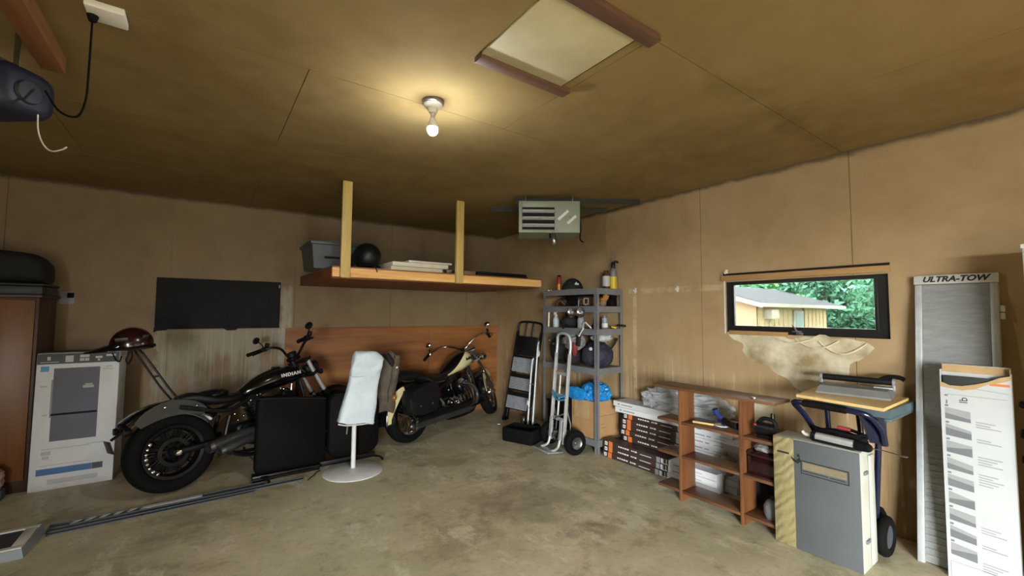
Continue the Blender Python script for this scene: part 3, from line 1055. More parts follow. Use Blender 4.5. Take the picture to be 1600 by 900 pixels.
# appliance carton
h = thing('appliance_carton', 'tall white appliance carton printed with a grey refrigerator', 'carton', (-4.822, -0.655, 0.0), (R(-1.2), 0, 0))
W2, Hc, D = 0.262, 1.145, 0.46
MB().b2((-W2, 0.002, 0), (W2, D, Hc), 0.005).build('body', 'carton_white', h, 30)
F = frame((0, 0.0015, 0), *FA)
def pr(name, mat, rects, t=0.0008, parent=None):
    return flat(rects, frame((0, 0.002, 0), *FA), t).build(name, mat, parent or h, 0)
pr('printed_band', 'print_dark', [(-W2 + 0.003, 1.052, W2 - 0.003, Hc - 0.004)])
pr('printed_picture', 'print_slate', [(-0.155, 0.40, 0.135, 1.015)])
pr('printed_picture', 'print_grey', [(-0.165, 0.60, -0.156, 0.92)])
pr('printed_line', 'black_gap', [(-0.158, 0.615, 0.13, 0.632)], 0.0014)
pr('printed_spots', 'print_light', [(0.03, 0.835, 0.1, 0.858), (0.045, 0.86, 0.09, 0.872)], 0.0014)
pr('printed_stripe', 'print_blue', [(-0.22, 0.125, 0.12, 0.178)])
pr('printed_stripe', 'print_navy', [(0.121, 0.125, 0.19, 0.178)])
pr('printed_tag', 'print_cyan', [(-0.235, 0.99, -0.185, 1.035)])
pr('printed_marks', 'print_light', [(-0.23, 0.86, -0.19, 0.872), (0.155, 0.985, 0.22, 0.998), (0.17, 1.005, 0.215, 1.022), (-0.2, 0.29, -0.14, 0.32), (-0.2, 0.335, 0.1, 0.342), (-0.15, 0.045, 0.16, 0.085), (-0.21, 0.2, 0.1, 0.206), (-0.21, 0.62, -0.18, 0.63), (0.08, 0.345, 0.19, 0.353), (-0.19, 0.255, -0.15, 0.28)])['kind'] = 'stuff'
pr('printed_icons', 'print_light', [(0.0, 1.102, 0.06, 1.124), (0.0, 1.07, 0.028, 1.095), (0.032, 1.07, 0.06, 1.095), (0.10, 1.09, 0.145, 1.108), (0.115, 1.068, 0.13, 1.083), (0.17, 1.104, 0.235, 1.122), (-0.09, 1.065, -0.04, 1.12), (-0.24, 1.066, -0.13, 1.071), (-0.2, 1.085, -0.18, 1.115)], 0.0014)['kind'] = 'stuff'
MB().b2((-W2 + 0.004, 0.02, Hc + 0.001), (W2 + 0.06, 0.30, Hc + 0.008), 0.002).build('top_flap', 'print_dark', h, 30)
MB().tube([(0.21, -0.002, 1.13), (0.235, -0.01, 1.07), (0.262, -0.012, 1.05), (0.275, -0.004, 1.10)], 0.005, 6).build('strap_end', 'rubber', h)
h = thing('crumpled_cloth', 'dusty pink crumpled cloth hanging at the foot of the tall cabinet', 'cloth', (-5.27, -0.72, 0))
crumple((-0.0, 0, 0.17), (0.07, 0.06, 0.10), 9, 0.3, 1.8, 4).build('bundle', 'pink_cloth', h, 60)
MB().b2((-0.09, -0.05, 0), (0.07, 0.06, 0.085), 0.01).build('box_below', 'grey_plastic', h, 30)

# flat goods on the floor
h = thing('flat_package', 'flat white-framed package with blue print on the floor', 'package', (-4.96, -1.8, 0))
b = MB()
b.loft([[(-0.34, -0.2, 0), (0.165, -0.2, 0), (0.185, 0.16, 0), (-0.34, 0.17, 0)], [(-0.34, -0.2, 0.06), (0.155, -0.2, 0.06), (0.17, 0.155, 0.06), (-0.34, 0.165, 0.06)]])
b.build('tray', 'clear_plastic', h, 30)
b = MB()
for lo, hi in (((-0.34, 0.11, 0.0605), (0.165, 0.155, 0.068)), ((0.10, -0.16, 0.0605), (0.158, 0.11, 0.068)), ((-0.34, -0.2, 0.0605), (0.155, -0.155, 0.068))):
    b.b2(lo, hi, 0.003)
b.build('frame', 'white_plastic', h, 30)
MB().b2((-0.04, -0.15, 0.0605), (0.095, 0.105, 0.063)).build('panel', 'print_navy', h, 0)
MB().b2((-0.33, -0.15, 0.0605), (-0.045, 0.105, 0.065)).build('print', 'print_blue', h, 0)
STR = 'long flat metal strips on the floor'
def strip(y0, y1, x0, x1, w, t, mat, label):
    hh = thing('metal_strip', label, 'strip', ((x0 + x1) / 2, (y0 + y1) / 2, 0.0), (0, 0, math.atan2(y1 - y0, x1 - x0)), STR)
    L = math.hypot(x1 - x0, y1 - y0)
    bb = MB()
    bb.b2((-L / 2, -w / 2, 0), (L / 2, w / 2, t), 0.001)
    bb.b2((-L / 2, w / 2 - 0.006, t), (L / 2, w / 2, t + 0.006))
    bb.build('bar', mat, hh, 0)
    return hh, L
s1, L = strip(-1.585, -1.535, -4.77, -3.46, 0.055, 0.012, 'grey_plastic', 'grey channel strip with a white label, nearest the motorcycle wheel')
MB().b2((-0.14, -0.0235, 0.0125), (0.21, 0.0185, 0.016)).build('label', 'print_white', s1, 0, None)
b = MB()
for k in range(6):
    b.prism([(-0.55 + 0.075 * k, -0.022), (-0.52 + 0.075 * k, -0.022), (-0.49 + 0.075 * k, 0.018), (-0.53 + 0.075 * k, 0.018)], 0.002, Matrix.Translation((0, 0, 0.0125)))
b.build('label_marks', 'print_white', s1, 0, 'stuff')
s2, L = strip(-1.645, -1.60, -4.77, -3.16, 0.05, 0.010, 'grey_plastic', 'dark grey channel strip, the middle one of three on the floor')
s3, L = strip(-1.70, -1.665, -4.76, -3.55, 0.045, 0.008, 'grey_plastic', 'grey channel strip farthest out from the motorcycle wheel')

# ---------------------------------------------------------------- motorcycles
def wheel(b_tire, b_rim, cx, r, w, rim, spokes, M=None, wire=False):
    Mw = Matrix.Translation((cx, 0, r)) @ Matrix.Rotation(R(90), 4, 'X')
    if M is not None:
        Mw = M @ Mw
    n = 14
    c, h_ = (r + rim) / 2, (r - rim) / 2
    prof = []
    for j in range(n):
        a = 2 * math.pi * j / n
        ca, sa = math.cos(a), math.sin(a)
        prof.append((c + math.copysign(abs(ca) ** 0.8, ca) * h_, math.copysign(abs(sa) ** 0.85, sa) * w / 2))
    b_tire.ring(prof, 48, Mw)
    b_rim.ring([(rim + 0.004, -w * 0.36), (rim + 0.012, -w * 0.40), (rim - 0.012, -w * 0.36), (rim - 0.028, -w * 0.1), (rim - 0.028, w * 0.1), (rim - 0.012, w * 0.36), (rim + 0.012, w * 0.40), (rim + 0.004, w * 0.36)], 40, Mw)
    b_rim.lathe([(0, -0.07), (0.032, -0.07), (0.04, -0.05), (0.036, -0.02), (0.036, 0.02), (0.04, 0.05), (0.032, 0.07), (0, 0.07)], 20, Mw)
    if wire:
        for k in range(spokes):
            a = 2 * math.pi * k / spokes
            s_ = 1 if k % 2 else -1
            a2 = a + 0.35 * (1 if (k // 2) % 2 else -1)
            b_rim.cyl((0.036 * math.cos(a), 0.036 * math.sin(a), 0.045 * s_), ((rim - 0.02) * math.cos(a2), (rim - 0.02) * math.sin(a2), 0.01 * s_), 0.0028, None, 5, Mw)
    else:
        for k in range(spokes):
            a = 2 * math.pi * k / spokes
            for d in (-0.11, 0.11):
                p0 = (0.033 * math.cos(a + d), 0.033 * math.sin(a + d), 0)
                p1 = ((rim - 0.02) * math.cos(a + d * 0.75), (rim - 0.02) * math.sin(a + d * 0.75), 0)
                b_rim.cyl(p0, p1, 0.013, 0.009, 6, Mw)
    return Mw


def fender(cx, cz, r, w, skirt, a0, a1, M=None, flare=0.0, n=18, thick=0.004, taper=0.0):
    """inverted-U shell round an axle; angles from straight ahead over the top"""
    b = MB(M)
    rings = []
    for k in range(n + 1):
        a = R(a0 + (a1 - a0) * k / n)
        f = k / n
        sk = skirt * (1 - taper * max(0, f - 0.6) / 0.4)
        rr = r + flare * f * f
        out, inn = [], []
        for (yy, dr) in ((-w, -sk), (-w, -0.03), (-w * 0.82, -0.006), (-w * 0.4, 0.004), (0, 0.007), (w * 0.4, 0.004), (w * 0.82, -0.006), (w, -0.03), (w, -sk)):
            ra = rr + dr
            out.append((cx + ra * math.cos(a), yy, cz + ra * math.sin(a)))
            ra2 = ra - thick if abs(yy) < w else ra
            inn.append((cx + ra2 * math.cos(a), yy * (1 - thick / w), cz + ra2 * math.sin(a)))
        rings.append(out + inn[::-1])
    return b.loft(rings)


def engine(h, x0, zc, fin_mat, head_mat, cover_mat, gap=0.17):
    b = MB()
    b.box((x0, 0, zc - 0.16), (0.42, 0.24, 0.2), None, 0.05, None, 4)
    b.box((x0 - 0.22, 0, zc - 0.12), (0.22, 0.22, 0.18), None, 0.05, None, 4)
    b.build('crankcase', 'engine_black', h)
    b = MB()
    Mr = Matrix.Translation((x0 - 0.02, -0.12, zc - 0.15)) @ Matrix.Rotation(R(90), 4, 'X')
    b.lathe([(0, 0), (0.13, 0), (0.128, 0.02), (0.10, 0.035), (0.04, 0.042), (0, 0.042)], 28, Mr)
    b.lathe([(0, 0), (0.075, 0), (0.07, 0.02), (0.03, 0.03), (0, 0.03)], 24, Mr @ Matrix.Translation((-0.2, 0.04, 0)))
    b.build('side_cover', cover_mat, h)
    b = MB()
    for k in range(8):
        a = 2 * math.pi * k / 8
        b.sphere((0, 0, 0), 0.007, Mr @ Matrix.Translation((0.115 * math.cos(a), 0.115 * math.sin(a), 0.026)), 1)
    b.build('cover_bolts', 'chrome', h)
    for s_ in (-1, 1):
        Mc = Matrix.Translation((x0 + 0.02 + s_ * 0.05, 0, zc - 0.10)) @ Matrix.Rotation(R(24 * s_), 4, 'Y')
        b = MB()
        b.cyl((0, 0, 0), (0, 0, 0.26), 0.062, None, 20, Mc)
        for k in range(9):
            z_ = 0.05 + k * 0.021
            b.box((0, 0, z_), (0.165, 0.175, 0.007), None, 0.003, Mc)
        cyl_o = b.build('cylinder', fin_mat, h)
        b = MB()
        b.box((0, 0, 0.27), (0.15, 0.17, 0.075), None, 0.02, Mc, 3)
        b.box((0, -0.005, 0.315), (0.11, 0.13, 0.05), None, 0.02, Mc, 3)
        b.build('rocker_cover', head_mat, cyl_o)
        b = MB()
        b.cyl((0.03 * s_, -0.098, 0.0), (0.02 * s_, -0.092, 0.26), 0.010, None, 8, Mc)
        b.build('pushrod_tube', 'chrome', cyl_o)
    b = MB()
    Ma = Matrix.Translation((x0 + 0.03, -0.10, zc + 0.09)) @ Matrix.Rotation(R(90), 4, 'X')
    b.lathe([(0, 0), (0.075, 0), (0.085, 0.015), (0.085, 0.045), (0.075, 0.058), (0.02, 0.064), (0, 0.064)], 28, Ma)
    b.build('air_cleaner', cover_mat, h)
    MB().lathe([(0, 0.064), (0.022, 0.064), (0.018, 0.070), (0, 0.071)], 16, Ma).build('cleaner_badge', 'chrome', h)


def fork_parts(h, Mst, head, axle, ow, tube_mat, low_mat):
    """fork legs in the frame of the steered front end"""
    hx, hz = head
    ax, az = axle
    d = V((ax - hx, 0, az - hz)).normalized()
    for s_ in (-1, 1):
        b = MB(Mst)
        p0 = V((hx + 0.05, s_ * ow, hz + 0.03))
        p1 = V((ax, s_ * ow, az))
        mid = p0.lerp(p1, 0.52)
        b.cyl(p0, mid, 0.021, None, 16)
        leg = b.build('fork_tube', tube_mat, h)
        b = MB(Mst)
        b.cyl(mid, p1, 0.031, 0.028, 16)
        b.sphere(p1, 0.032, None, 2)
        b.build('fork_slider', low_mat, leg)
    b = MB(Mst)
    for f in (0.02, 0.24):
        p = V((hx + 0.03, 0, hz + 0.03)).lerp(V((ax, 0, az)), f)
        b.box(p, (0.09, 2 * ow + 0.08, 0.03), (0, math.atan2(ax - hx, hz - az) * -1, 0), 0.01)
    b.build('triple_clamp', low_mat, h)
    b = MB(Mst)
    b.cyl((ax, -ow - 0.04, az), (ax, ow + 0.04, az), 0.012, None, 12)
    b.build('axle', 'chrome', h)


def mirror(Mst, h, p0, p1, r, back):
    b = MB(Mst)
    d = V(p1) - V(p0)
    b.tube([p0, V(p0) + d * 0.5 + V((0.02, 0, 0.0)), p1], 0.006, 6)
    mo = b.build('mirror', 'satin_black' if back != 'chrome' else 'chrome', h)
    Mq = Matrix.Translation(p1) @ Matrix.Rotation(R(-82), 4, 'Y')
    b = MB(Mst)
    b.lathe([(0, 0.012), (r * 0.6, 0.010), (r, 0.0), (r * 1.02, -0.01), (r * 0.94, -0.012), (0, -0.011)], 24, Mq @ Matrix.Diagonal((0.8, 1.15, 1, 1)))
    b.build('mirror_head', back, mo)


def bars(h, Mst, pts, mat, grip_mat):
    """one bar through its points; grips at both ends"""
    b = MB(Mst)
    full = [(x_, -y_, z_) for x_, y_, z_ in pts[::-1]] + pts
    b.tube(full, 0.0135, 10, 6)
    bar = b.build('handlebar', mat, h)
    for s_ in (-1, 1):
        p1, p0 = V(pts[-1]), V(pts[-2])
        p1.y *= s_
        p0.y *= s_
        d = (p1 - p0).normalized()
        b = MB(Mst)
        b.cyl(p1 - d * 0.13, p1, 0.019, 0.020, 12)
        b.sphere(p1, 0.021, None, 2)
        b.build('grip', grip_mat, bar)
        q = p1 - d * 0.16
        b = MB(Mst)
        b.box(q, (0.05, 0.055, 0.05), None, 0.015)
        b.tube([q + V((0.045, 0, 0.0)), q + V((0.07, 0.05 * s_, 0.0)) + d * 0.06, q + V((0.06, 0.0, -0.005)) + d * 0.17], 0.007, 6)
        b.cyl(q + V((0.03, 0, 0.02)), q + V((0.045, 0, 0.06)), 0.022, 0.024, 12)
        b.build('brake_lever', mat, bar)
    return bar


def lamp(M_, h, name, p, r, d, shell, lens, parent=None):
    Mq = Matrix.Translation(p) @ Matrix.Rotation(R(90), 4, 'Y')
    b = MB(M_)
    b.lathe([(0, -d), (r * 0.45, -d * 0.95), (r * 0.85, -d * 0.55), (r, -0.01), (r * 1.04, 0.0), (r * 0.96, 0.006), (r * 0.9, 0.0), (0, -0.001)], 24, Mq)
    o_ = b.build(name, shell, parent or h)
    if parent is None:
        b = MB(M_)
        b.lathe([(0, 0.0), (r * 0.9, 0.0), (r * 0.6, 0.014), (0, 0.02)], 24, Mq)
        b.build('lens', lens, o_)
    return o_


# --- black cruiser
BK = thing('black_motorcycle', 'all-black cruiser motorcycle with white lettering on the tank', 'motorcycle', (-4.115, -1.29, 0.006), (R(-7), 0, R(19)))
head, axle = (1.09, 0.97), (1.50, 0.325)
Hp = V((head[0], 0, head[1]))
rake = V((axle[0] - head[0] - 0.04, 0, axle[1] - head[1])).normalized()
ST1 = Matrix.Translation(Hp) @ Matrix.Rotation(R(-12), 4, rake) @ Matrix.Translation(-Hp)
bt, br = MB(), MB()
wheel(bt, br, 0.0, 0.325, 0.165, 0.205, 10)
rim_o = br.build('rear_wheel', 'engine_black', BK)
bt.build('tire', 'rubber', rim_o)
b = MB()
Mw = Matrix.Translation((0, 0, 0.325)) @ Matrix.Rotation(R(90), 4, 'X')
b.lathe([(0, 0.155), (0.024, 0.155), (0.027, 0.165), (0.02, 0.176), (0.010, 0.178), (0, 0.178)], 18, Mw)
b.build('axle_nut', 'chrome', rim_o)
b = MB()
b.ring([(0.115, 0.062), (0.085, 0.062), (0.085, 0.067), (0.115, 0.067)], 36, Mw)
b.build('brake_disc', 'engine_black', rim_o)
MB().lathe([(0, -0.03), (0.165, -0.03), (0.17, -0.04), (0.165, -0.055), (0, -0.055)], 36, Mw).build('drive_pulley', 'engine_black', rim_o)
b = MB()
for k in range(8):
    a = R(150 + 12 * k)
    b.sphere((0.187 * math.cos(a), -0.064, 0.325 + 0.187 * math.sin(a)), 0.013 if k % 3 else 0.017, None, 2, (1, 0.6, 1.2))
b.build('rim_bolts', 'chrome', rim_o)
bt, br = MB(ST1), MB(ST1)
wheel(bt, br, axle[0], 0.325, 0.13, 0.215, 10)
rim_o = br.build('front_wheel', 'engine_black', BK)
bt.build('tire', 'rubber', rim_o)
fender(axle[0], 0.325, 0.365, 0.085, 0.09, 25, 150, ST1).build('front_fender', 'gloss_black', BK)
rf = fender(-0.0, 0.325, 0.415, 0.105, 0.115, 40, 139, None, 0.03, 20, 0.005, 0.45).build('rear_fender', 'gloss_black', BK)
b = MB()
rings = []
for k in range(11):
    a = R(55 + 80 * k / 10)
    w_ = 0.030 + 0.034 * math.sin(k / 10 * math.pi) ** 0.7
    rings.append([((0.365 + q) * math.cos(a), yy, 0.325 + (0.365 + q) * math.sin(a)) for q, yy in ((-w_, -0.108), (w_, -0.108), (w_, -0.118), (-w_, -0.118))])
b.loft(rings)
b.build('fender_strut', 'fender_grey', rf)
b = MB()
for a in (102, 68):
    a = R(a)
    b.sphere((0.385 * math.cos(a), -0.12, 0.325 + 0.385 * math.sin(a)), 0.012, None, 2, (1, 0.6, 1))
b.build('fender_bolts', 'chrome', rf)
lamp(None, BK, 'tail_light', (-0.335, 0, 0.585), 0.035, -0.05, 'satin_black', 'red_lens')
b = MB()
for s_ in (-1, 1):
    b.tube([(-0.29, 0.05 * s_, 0.57), (-0.32, 0.13 * s_, 0.55)], 0.008, 6, 1)
    b.lathe([(0, 0), (0.028, 0.0), (0.026, 0.03), (0.012, 0.05), (0, 0.05)], 14, Matrix.Translation((-0.345, 0.14 * s_, 0.55)) @ Matrix.Rotation(R(90), 4, 'Y'))
b.build('rear_signals', 'satin_black', BK)
b = MB()
b.box((-0.40, -0.0, 0.45), (0.008, 0.17, 0.10), (0, R(-15), 0), 0.003)
b.tube([(-0.31, 0, 0.56), (-0.39, 0, 0.50)], 0.012, 6, 1)
b.build('number_plate_holder', 'satin_black', BK)
blob(interp([(0.02, 0.05, 0.745, 0.75), (0.05, 0.10, 0.735, 0.775), (0.14, 0.13, 0.70, 0.795), (0.26, 0.155, 0.665, 0.755), (0.38, 0.15, 0.655, 0.735), (0.48, 0.12, 0.66, 0.745), (0.55, 0.06, 0.69, 0.75), (0.57, 0.02, 0.71, 0.74)], 4), 20, None, 0.75).build('seat', 'leather_black', BK)
b = crumple((0.30, 0.0, 0.76), (0.13, 0.11, 0.04), 2, 0.2, 1.6, 4)
b.build('seat_pad', 'leather_black', BK, 60)
tk = blob(interp([(0.50, 0.02, 0.715, 0.735), (0.55, 0.075, 0.69, 0.785), (0.66, 0.125, 0.70, 0.865), (0.80, 0.155, 0.725, 0.925), (0.94, 0.155, 0.75, 0.95), (1.06, 0.13, 0.78, 0.935), (1.15, 0.085, 0.81, 0.90), (1.18, 0.03, 0.835, 0.87)], 4), 28, None, 0.9).build('fuel_tank', 'gloss_black', BK)
text('INDIAN', 0.048, 'print_white', tk, frame((0.95, -0.158, 0.862), (1, 0.02, 0.10), (0, 0.42, 1)), 'lettering', 1.05, 0.0, 'CENTER', 0.004, 0.0014, 1.22)
b = MB()
b.lathe([(0, 0), (0.04, 0), (0.038, 0.012), (0, 0.016)], 20, Matrix.Translation((0.86, -0.02, 0.938)))
b.build('filler_cap', 'satin_black', tk)
engine(BK, 0.78, 0.50, 'engine_black', 'satin_black', 'engine_black')
b = MB()
for p in ((0.62, -0.155, 0.70), (0.65, -0.155, 0.705), (0.57, -0.14, 0.66), (0.84, -0.16, 0.735), (0.87, -0.16, 0.725), (0.45, -0.16, 0.50), (0.5, -0.16, 0.53), (0.43, -0.15, 0.56)):
    b.sphere(p, 0.013, None, 2)
b.cyl((0.95, -0.15, 0.70), (0.955, -0.15, 0.765), 0.014, None, 12)
b.build('chrome_fittings', 'chrome', BK)
fr_ = MB()
for s_ in (-1, 1):
    fr_.tube([(1.06, 0, 0.88), (0.9, 0.06 * s_, 0.79), (0.55, 0.10 * s_, 0.66), (0.36, 0.13 * s_, 0.60), (0.02, 0.125 * s_, 0.69)], 0.018, 8)
    fr_.tube([(1.1, 0, 0.84), (1.12, 0.09 * s_, 0.55), (1.06, 0.12 * s_, 0.24), (0.9, 0.13 * s_, 0.17), (0.5, 0.13 * s_, 0.18), (0.36, 0.13 * s_, 0.32), (0.4, 0.12 * s_, 0.55)], 0.018, 8)
fr_.cyl((1.03, 0, 1.02), (1.13, 0, 0.84), 0.032, None, 14)
fr_.build('frame', 'satin_black', BK)
b = MB()
for s_ in (-1, 1):
    b.tube([(0.42, 0.13 * s_, 0.37), (0.2, 0.13 * s_, 0.34), (-0.03, 0.125 * s_, 0.325)], [0.03, 0.026, 0.03], 10)
b.build('swingarm', 'satin_black', BK)
for k, pts in enumerate((((0.86, -0.13, 0.60), (0.84, -0.18, 0.50), (0.70, -0.19, 0.41), (0.45, -0.205, 0.375), (0.19, -0.25, 0.325)),
                         ((0.72, -0.13, 0.56), (0.74, -0.17, 0.46), (0.72, -0.185, 0.35), (0.52, -0.205, 0.325), (0.27, -0.25, 0.275)))):
    b = MB()
    b.tube(pts, [0.028, 0.03, 0.034, 0.042, 0.045], 16)
    pipe = b.build('exhaust_pipe', 'pipe_grey', BK)
    p1, p0 = V(pts[-1]), V(pts[-2])
    d = (p1 - p0).normalized()
    q = d.to_track_quat('Z', 'Y').to_matrix().to_4x4()
    Mp = Matrix.Translation(p1) @ q
    MB().ring([(0.047, -0.025), (0.048, 0.012), (0.036, 0.012), (0.036, -0.02)], 24, Mp).build('pipe_tip', 'steel', pipe)
    MB().lathe([(0, 0.0015), (0.036, 0.0015), (0.036, 0.002), (0, 0.002)], 20, Mp).build('pipe_bore', 'black_gap', pipe)
fork_parts(BK, ST1, head, axle, 0.10, 'aluminium', 'satin_black')
lamp(ST1, BK, 'headlight', (1.30, 0, 0.90), 0.085, 0.13, 'satin_black', 'clear_plastic')
b = MB(ST1)
b.box((1.06, 0, 1.02), (0.12, 0.10, 0.05), (0, R(-20), 0), 0.02)
b.lathe([(0, 0), (0.05, 0), (0.052, 0.035), (0.04, 0.045), (0, 0.045)], 20, Matrix.Translation((1.05, 0, 1.045)) @ Matrix.Rotation(R(-25), 4, 'Y'))
b.build('gauge', 'satin_black', BK)
bars(BK, ST1, [(1.06, 0.04, 1.03), (1.06, 0.10, 1.07), (1.06, 0.18, 1.15), (1.03, 0.27, 1.185), (0.94, 0.345, 1.17), (0.83, 0.385, 1.135)], 'satin_black', 'rubber')
for s_ in (-1, 1):
    mirror(ST1, BK, (0.97, 0.33 * s_, 1.19), (0.94, 0.41 * s_, 1.29), 0.045, 'satin_black')
    b = MB(ST1)
    b.tube([(1.2, 0.10 * s_, 0.84), (1.22, 0.16 * s_, 0.84)], 0.008, 6, 1)
    b.lathe([(0, -0.03), (0.02, -0.025), (0.03, 0.0), (0.025, 0.012), (0, 0.016)], 14, Matrix.Translation((1.235, 0.18 * s_, 0.84)) @ Matrix.Rotation(R(90), 4, 'Y'))
    b.build('turn_signal', 'satin_black', BK)
b = MB()
for s_ in (-1, 1):
    b.tube([(0.03 + 0.0, 0.09 * s_, 0.74), (-0.05, 0.09 * s_, 0.86), (-0.14, 0.085 * s_, 1.02), (-0.22, 0.075 * s_, 1.16)], 0.0085, 8)
b.tube([(-0.22, -0.075, 1.16), (-0.25, -0.04, 1.21), (-0.25, 0.04, 1.21), (-0.22, 0.075, 1.16)], 0.0085, 8)
b.cyl((-0.11, -0.088, 0.965), (-0.11, 0.088, 0.965), 0.008, None, 8)
b.build('sissy_bar', 'satin_black', BK)
b = MB()
b.tube([(0.62, 0.14, 0.2), (0.7, 0.22, 0.1), (0.76, 0.255, 0.035)], 0.011, 8)
b.build('kickstand', 'steel', BK)
for s_ in (-1, 1):
    MB().cyl((0.98, 0.15 * s_, 0.28), (0.99, 0.27 * s_, 0.27), 0.019, None, 12).build('foot_peg', 'rubber', BK)

# half helmet hung over the sissy bar
Hm = BK.matrix_basis.copy()
hp = Hm @ V((-0.30, -0.03, 1.235))
h = thing('half_helmet', 'glossy black and dark red half helmet hung on the sissy bar', 'helmet', hp, (0, R(-4), R(8)))
b = MB()
b.sphere((0.02, 0, 0.0), 0.125, None, 4, (1.12, 0.95, 1.15))
b.warp(lambda p: V((p.x, p.y, max(p.z, -0.015 + 0.0 * p.x))))
b.build('shell', 'red_paint', h)
b = MB()
b.tube([(0.155, -0.05, -0.018), (0.12, -0.12, -0.02), (0.0, -0.128, -0.022), (-0.11, -0.08, -0.02), (-0.13, 0, -0.02), (-0.11, 0.08, -0.02), (0.0, 0.128, -0.022), (0.12, 0.12, -0.02), (0.155, 0.05, -0.018)], 0.014, 8, 5, True)
b.build('rim', 'gloss_black', h)
b = MB()
rings = []
for k in range(9):
    a = R(120 + 120 * k / 8)
    rings.append([((0.125) * math.cos(a), 0.115 * math.sin(a), z_) for z_ in (0.0, 0.014)] + [(-0.05 + (0.125 + 0.09 * math.cos(R(-60 + 120 * k / 8))) * math.cos(a), 0.10 * math.sin(a), z_) for z_ in (-0.028, -0.036)])
b.loft(rings)
b.build('peak', 'gloss_black', h)
b = MB()
b.tube([(0.01, -0.12, -0.03), (-0.02, -0.08, -0.10), (-0.01, -0.02, -0.15), (0.02, 0.06, -0.10), (0.02, 0.12, -0.03)], 0.006, 6)
b.build('chin_strap', 'black_fabric', h)
b = MB()
b.box((-0.045, -0.108, 0.052), (0.08, 0.006, 0.034), (R(32), 0, R(-14)), 0.003)
b.build('silver_mark', 'steel', h)
b = MB()
b.box((0.10, -0.092, 0.058), (0.045, 0.006, 0.045), (R(35), 0, R(30)), 0.003)
b.build('silver_mark', 'steel', h)

# --- cream and black tourer
CR = thing('cream_motorcycle', 'black and cream motorcycle with chrome trim and leather saddlebags', 'motorcycle', (-1.95, -1.095, 0.006), (R(-6), 0, R(23.5)))
head, axle = (1.19, 0.95), (1.66, 0.315)
Hp = V((head[0], 0, head[1]))
rake = V((axle[0] - head[0] - 0.04, 0, axle[1] - head[1])).normalized()
ST2 = Matrix.Translation(Hp) @ Matrix.Rotation(R(-27), 4, rake) @ Matrix.Translation(-Hp)
bt, br = MB(), MB()
wheel(bt, br, 0.0, 0.32, 0.15, 0.215, 40, None, True)
rim_o = br.build('rear_wheel', 'chrome', CR)
bt.build('tire', 'rubber', rim_o)
bt, br = MB(ST2), MB(ST2)
wheel(bt, br, axle[0], 0.315, 0.14, 0.215, 40, None, True)
rim_o = br.build('front_wheel', 'chrome', CR)
bt.build('tire', 'rubber', rim_o)
ff = fender(axle[0], 0.315, 0.365, 0.095, 0.13, 10, 178, ST2, 0.0, 24).build('front_fender', 'gloss_black', CR)
b = MB(ST2)
for s_ in (-1, 1):
    rings = []
    for k in range(15):
        a = R(48 + 128 * k / 14)
        r0, r1 = 0.235 + 0.06 * abs(k - 7) / 7, 0.35
        rings.append([(axle[0] + q * math.cos(a), yy * s_, 0.315 + q * math.sin(a)) for q, yy in ((r0, 0.0965), (r1, 0.0965), (r1, 0.0995), (r0, 0.0995))])
    b.loft(rings)
b.build('cream_side', 'cream_paint', ff)
rf = fender(-0.0, 0.32, 0.375, 0.10, 0.12, 30, 188, None, 0.035, 24).build('rear_fender', 'gloss_black', CR)
b = MB()
rings = []
for k in range(13):
    a = R(112 + 74 * k / 12)
    w_ = 0.016 + 0.052 * math.sin(min(1.0, (k + 1) / 12) * math.pi * 0.93)
    rc = 0.345 + 0.03 * (k / 12) ** 2
    rings.append([((rc + q) * math.cos(a), yy, 0.32 + (rc + q) * math.sin(a)) for q, yy in ((-w_, -0.102), (w_ * 0.7, -0.102), (w_ * 0.7, -0.107), (-w_, -0.107))])
b.loft(rings)
b.build('cream_side', 'cream_paint', rf)
lamp(None, CR, 'tail_light', (-0.42, 0, 0.50), 0.04, -0.06, 'chrome', 'red_lens')
for s_ in (-1, 1):
    b = MB()
    b.tube([(-0.33, 0.08 * s_, 0.565), (-0.36, 0.17 * s_, 0.57)], 0.009, 6, 1)
    ts = b.build('turn_signal', 'chrome', CR)
    MB().sphere((-0.375, 0.19 * s_, 0.57), 0.036, None, 3, (0.8, 1, 1)).build('lens', 'orange_lens', ts)
blob(interp([(-0.33, 0.05, 0.70, 0.74), (-0.25, 0.12, 0.70, 0.80), (-0.05, 0.14, 0.695, 0.83), (0.14, 0.14, 0.68, 0.80), (0.22, 0.15, 0.64, 0.77), (0.36, 0.17, 0.60, 0.705), (0.52, 0.16, 0.60, 0.70), (0.66, 0.10, 0.62, 0.72), (0.74, 0.03, 0.65, 0.71)], 4), 22, None, 0.75).build('seat', 'leather_black', CR)
b = MB()
for s_ in (-1, 1):
    b.tube([(0.08, 0.142 * s_, 0.72), (0.2, 0.156 * s_, 0.70), (0.34, 0.172 * s_, 0.64), (0.52, 0.165 * s_, 0.64)], 0.006, 6)
b.build('seat_trim', 'steel', CR)
b = MB()
for s_ in (-1, 1):
    b.tube([(0.02, 0.115 * s_, 0.70), (-0.16, 0.115 * s_, 0.72), (-0.31, 0.11 * s_, 0.86), (-0.35, 0.10 * s_, 1.0)], 0.010, 8)
b.tube([(-0.35, -0.10, 1.0), (-0.36, -0.05, 1.04), (-0.36, 0.05, 1.04), (-0.35, 0.10, 1.0)], 0.010, 8)
b.build('backrest_bar', 'chrome', CR)
TS = interp([(0.62, 0.03, 0.68, 0.72), (0.68, 0.08, 0.665, 0.77), (0.80, 0.12, 0.68, 0.855), (0.95, 0.145, 0.705, 0.94), (1.08, 0.145, 0.735, 0.975), (1.18, 0.115, 0.765, 0.955), (1.24, 0.05, 0.81, 0.90)], 5)
tk = blob(TS, 28, None, 0.9).build('fuel_tank', 'gloss_black', CR)
b = MB()
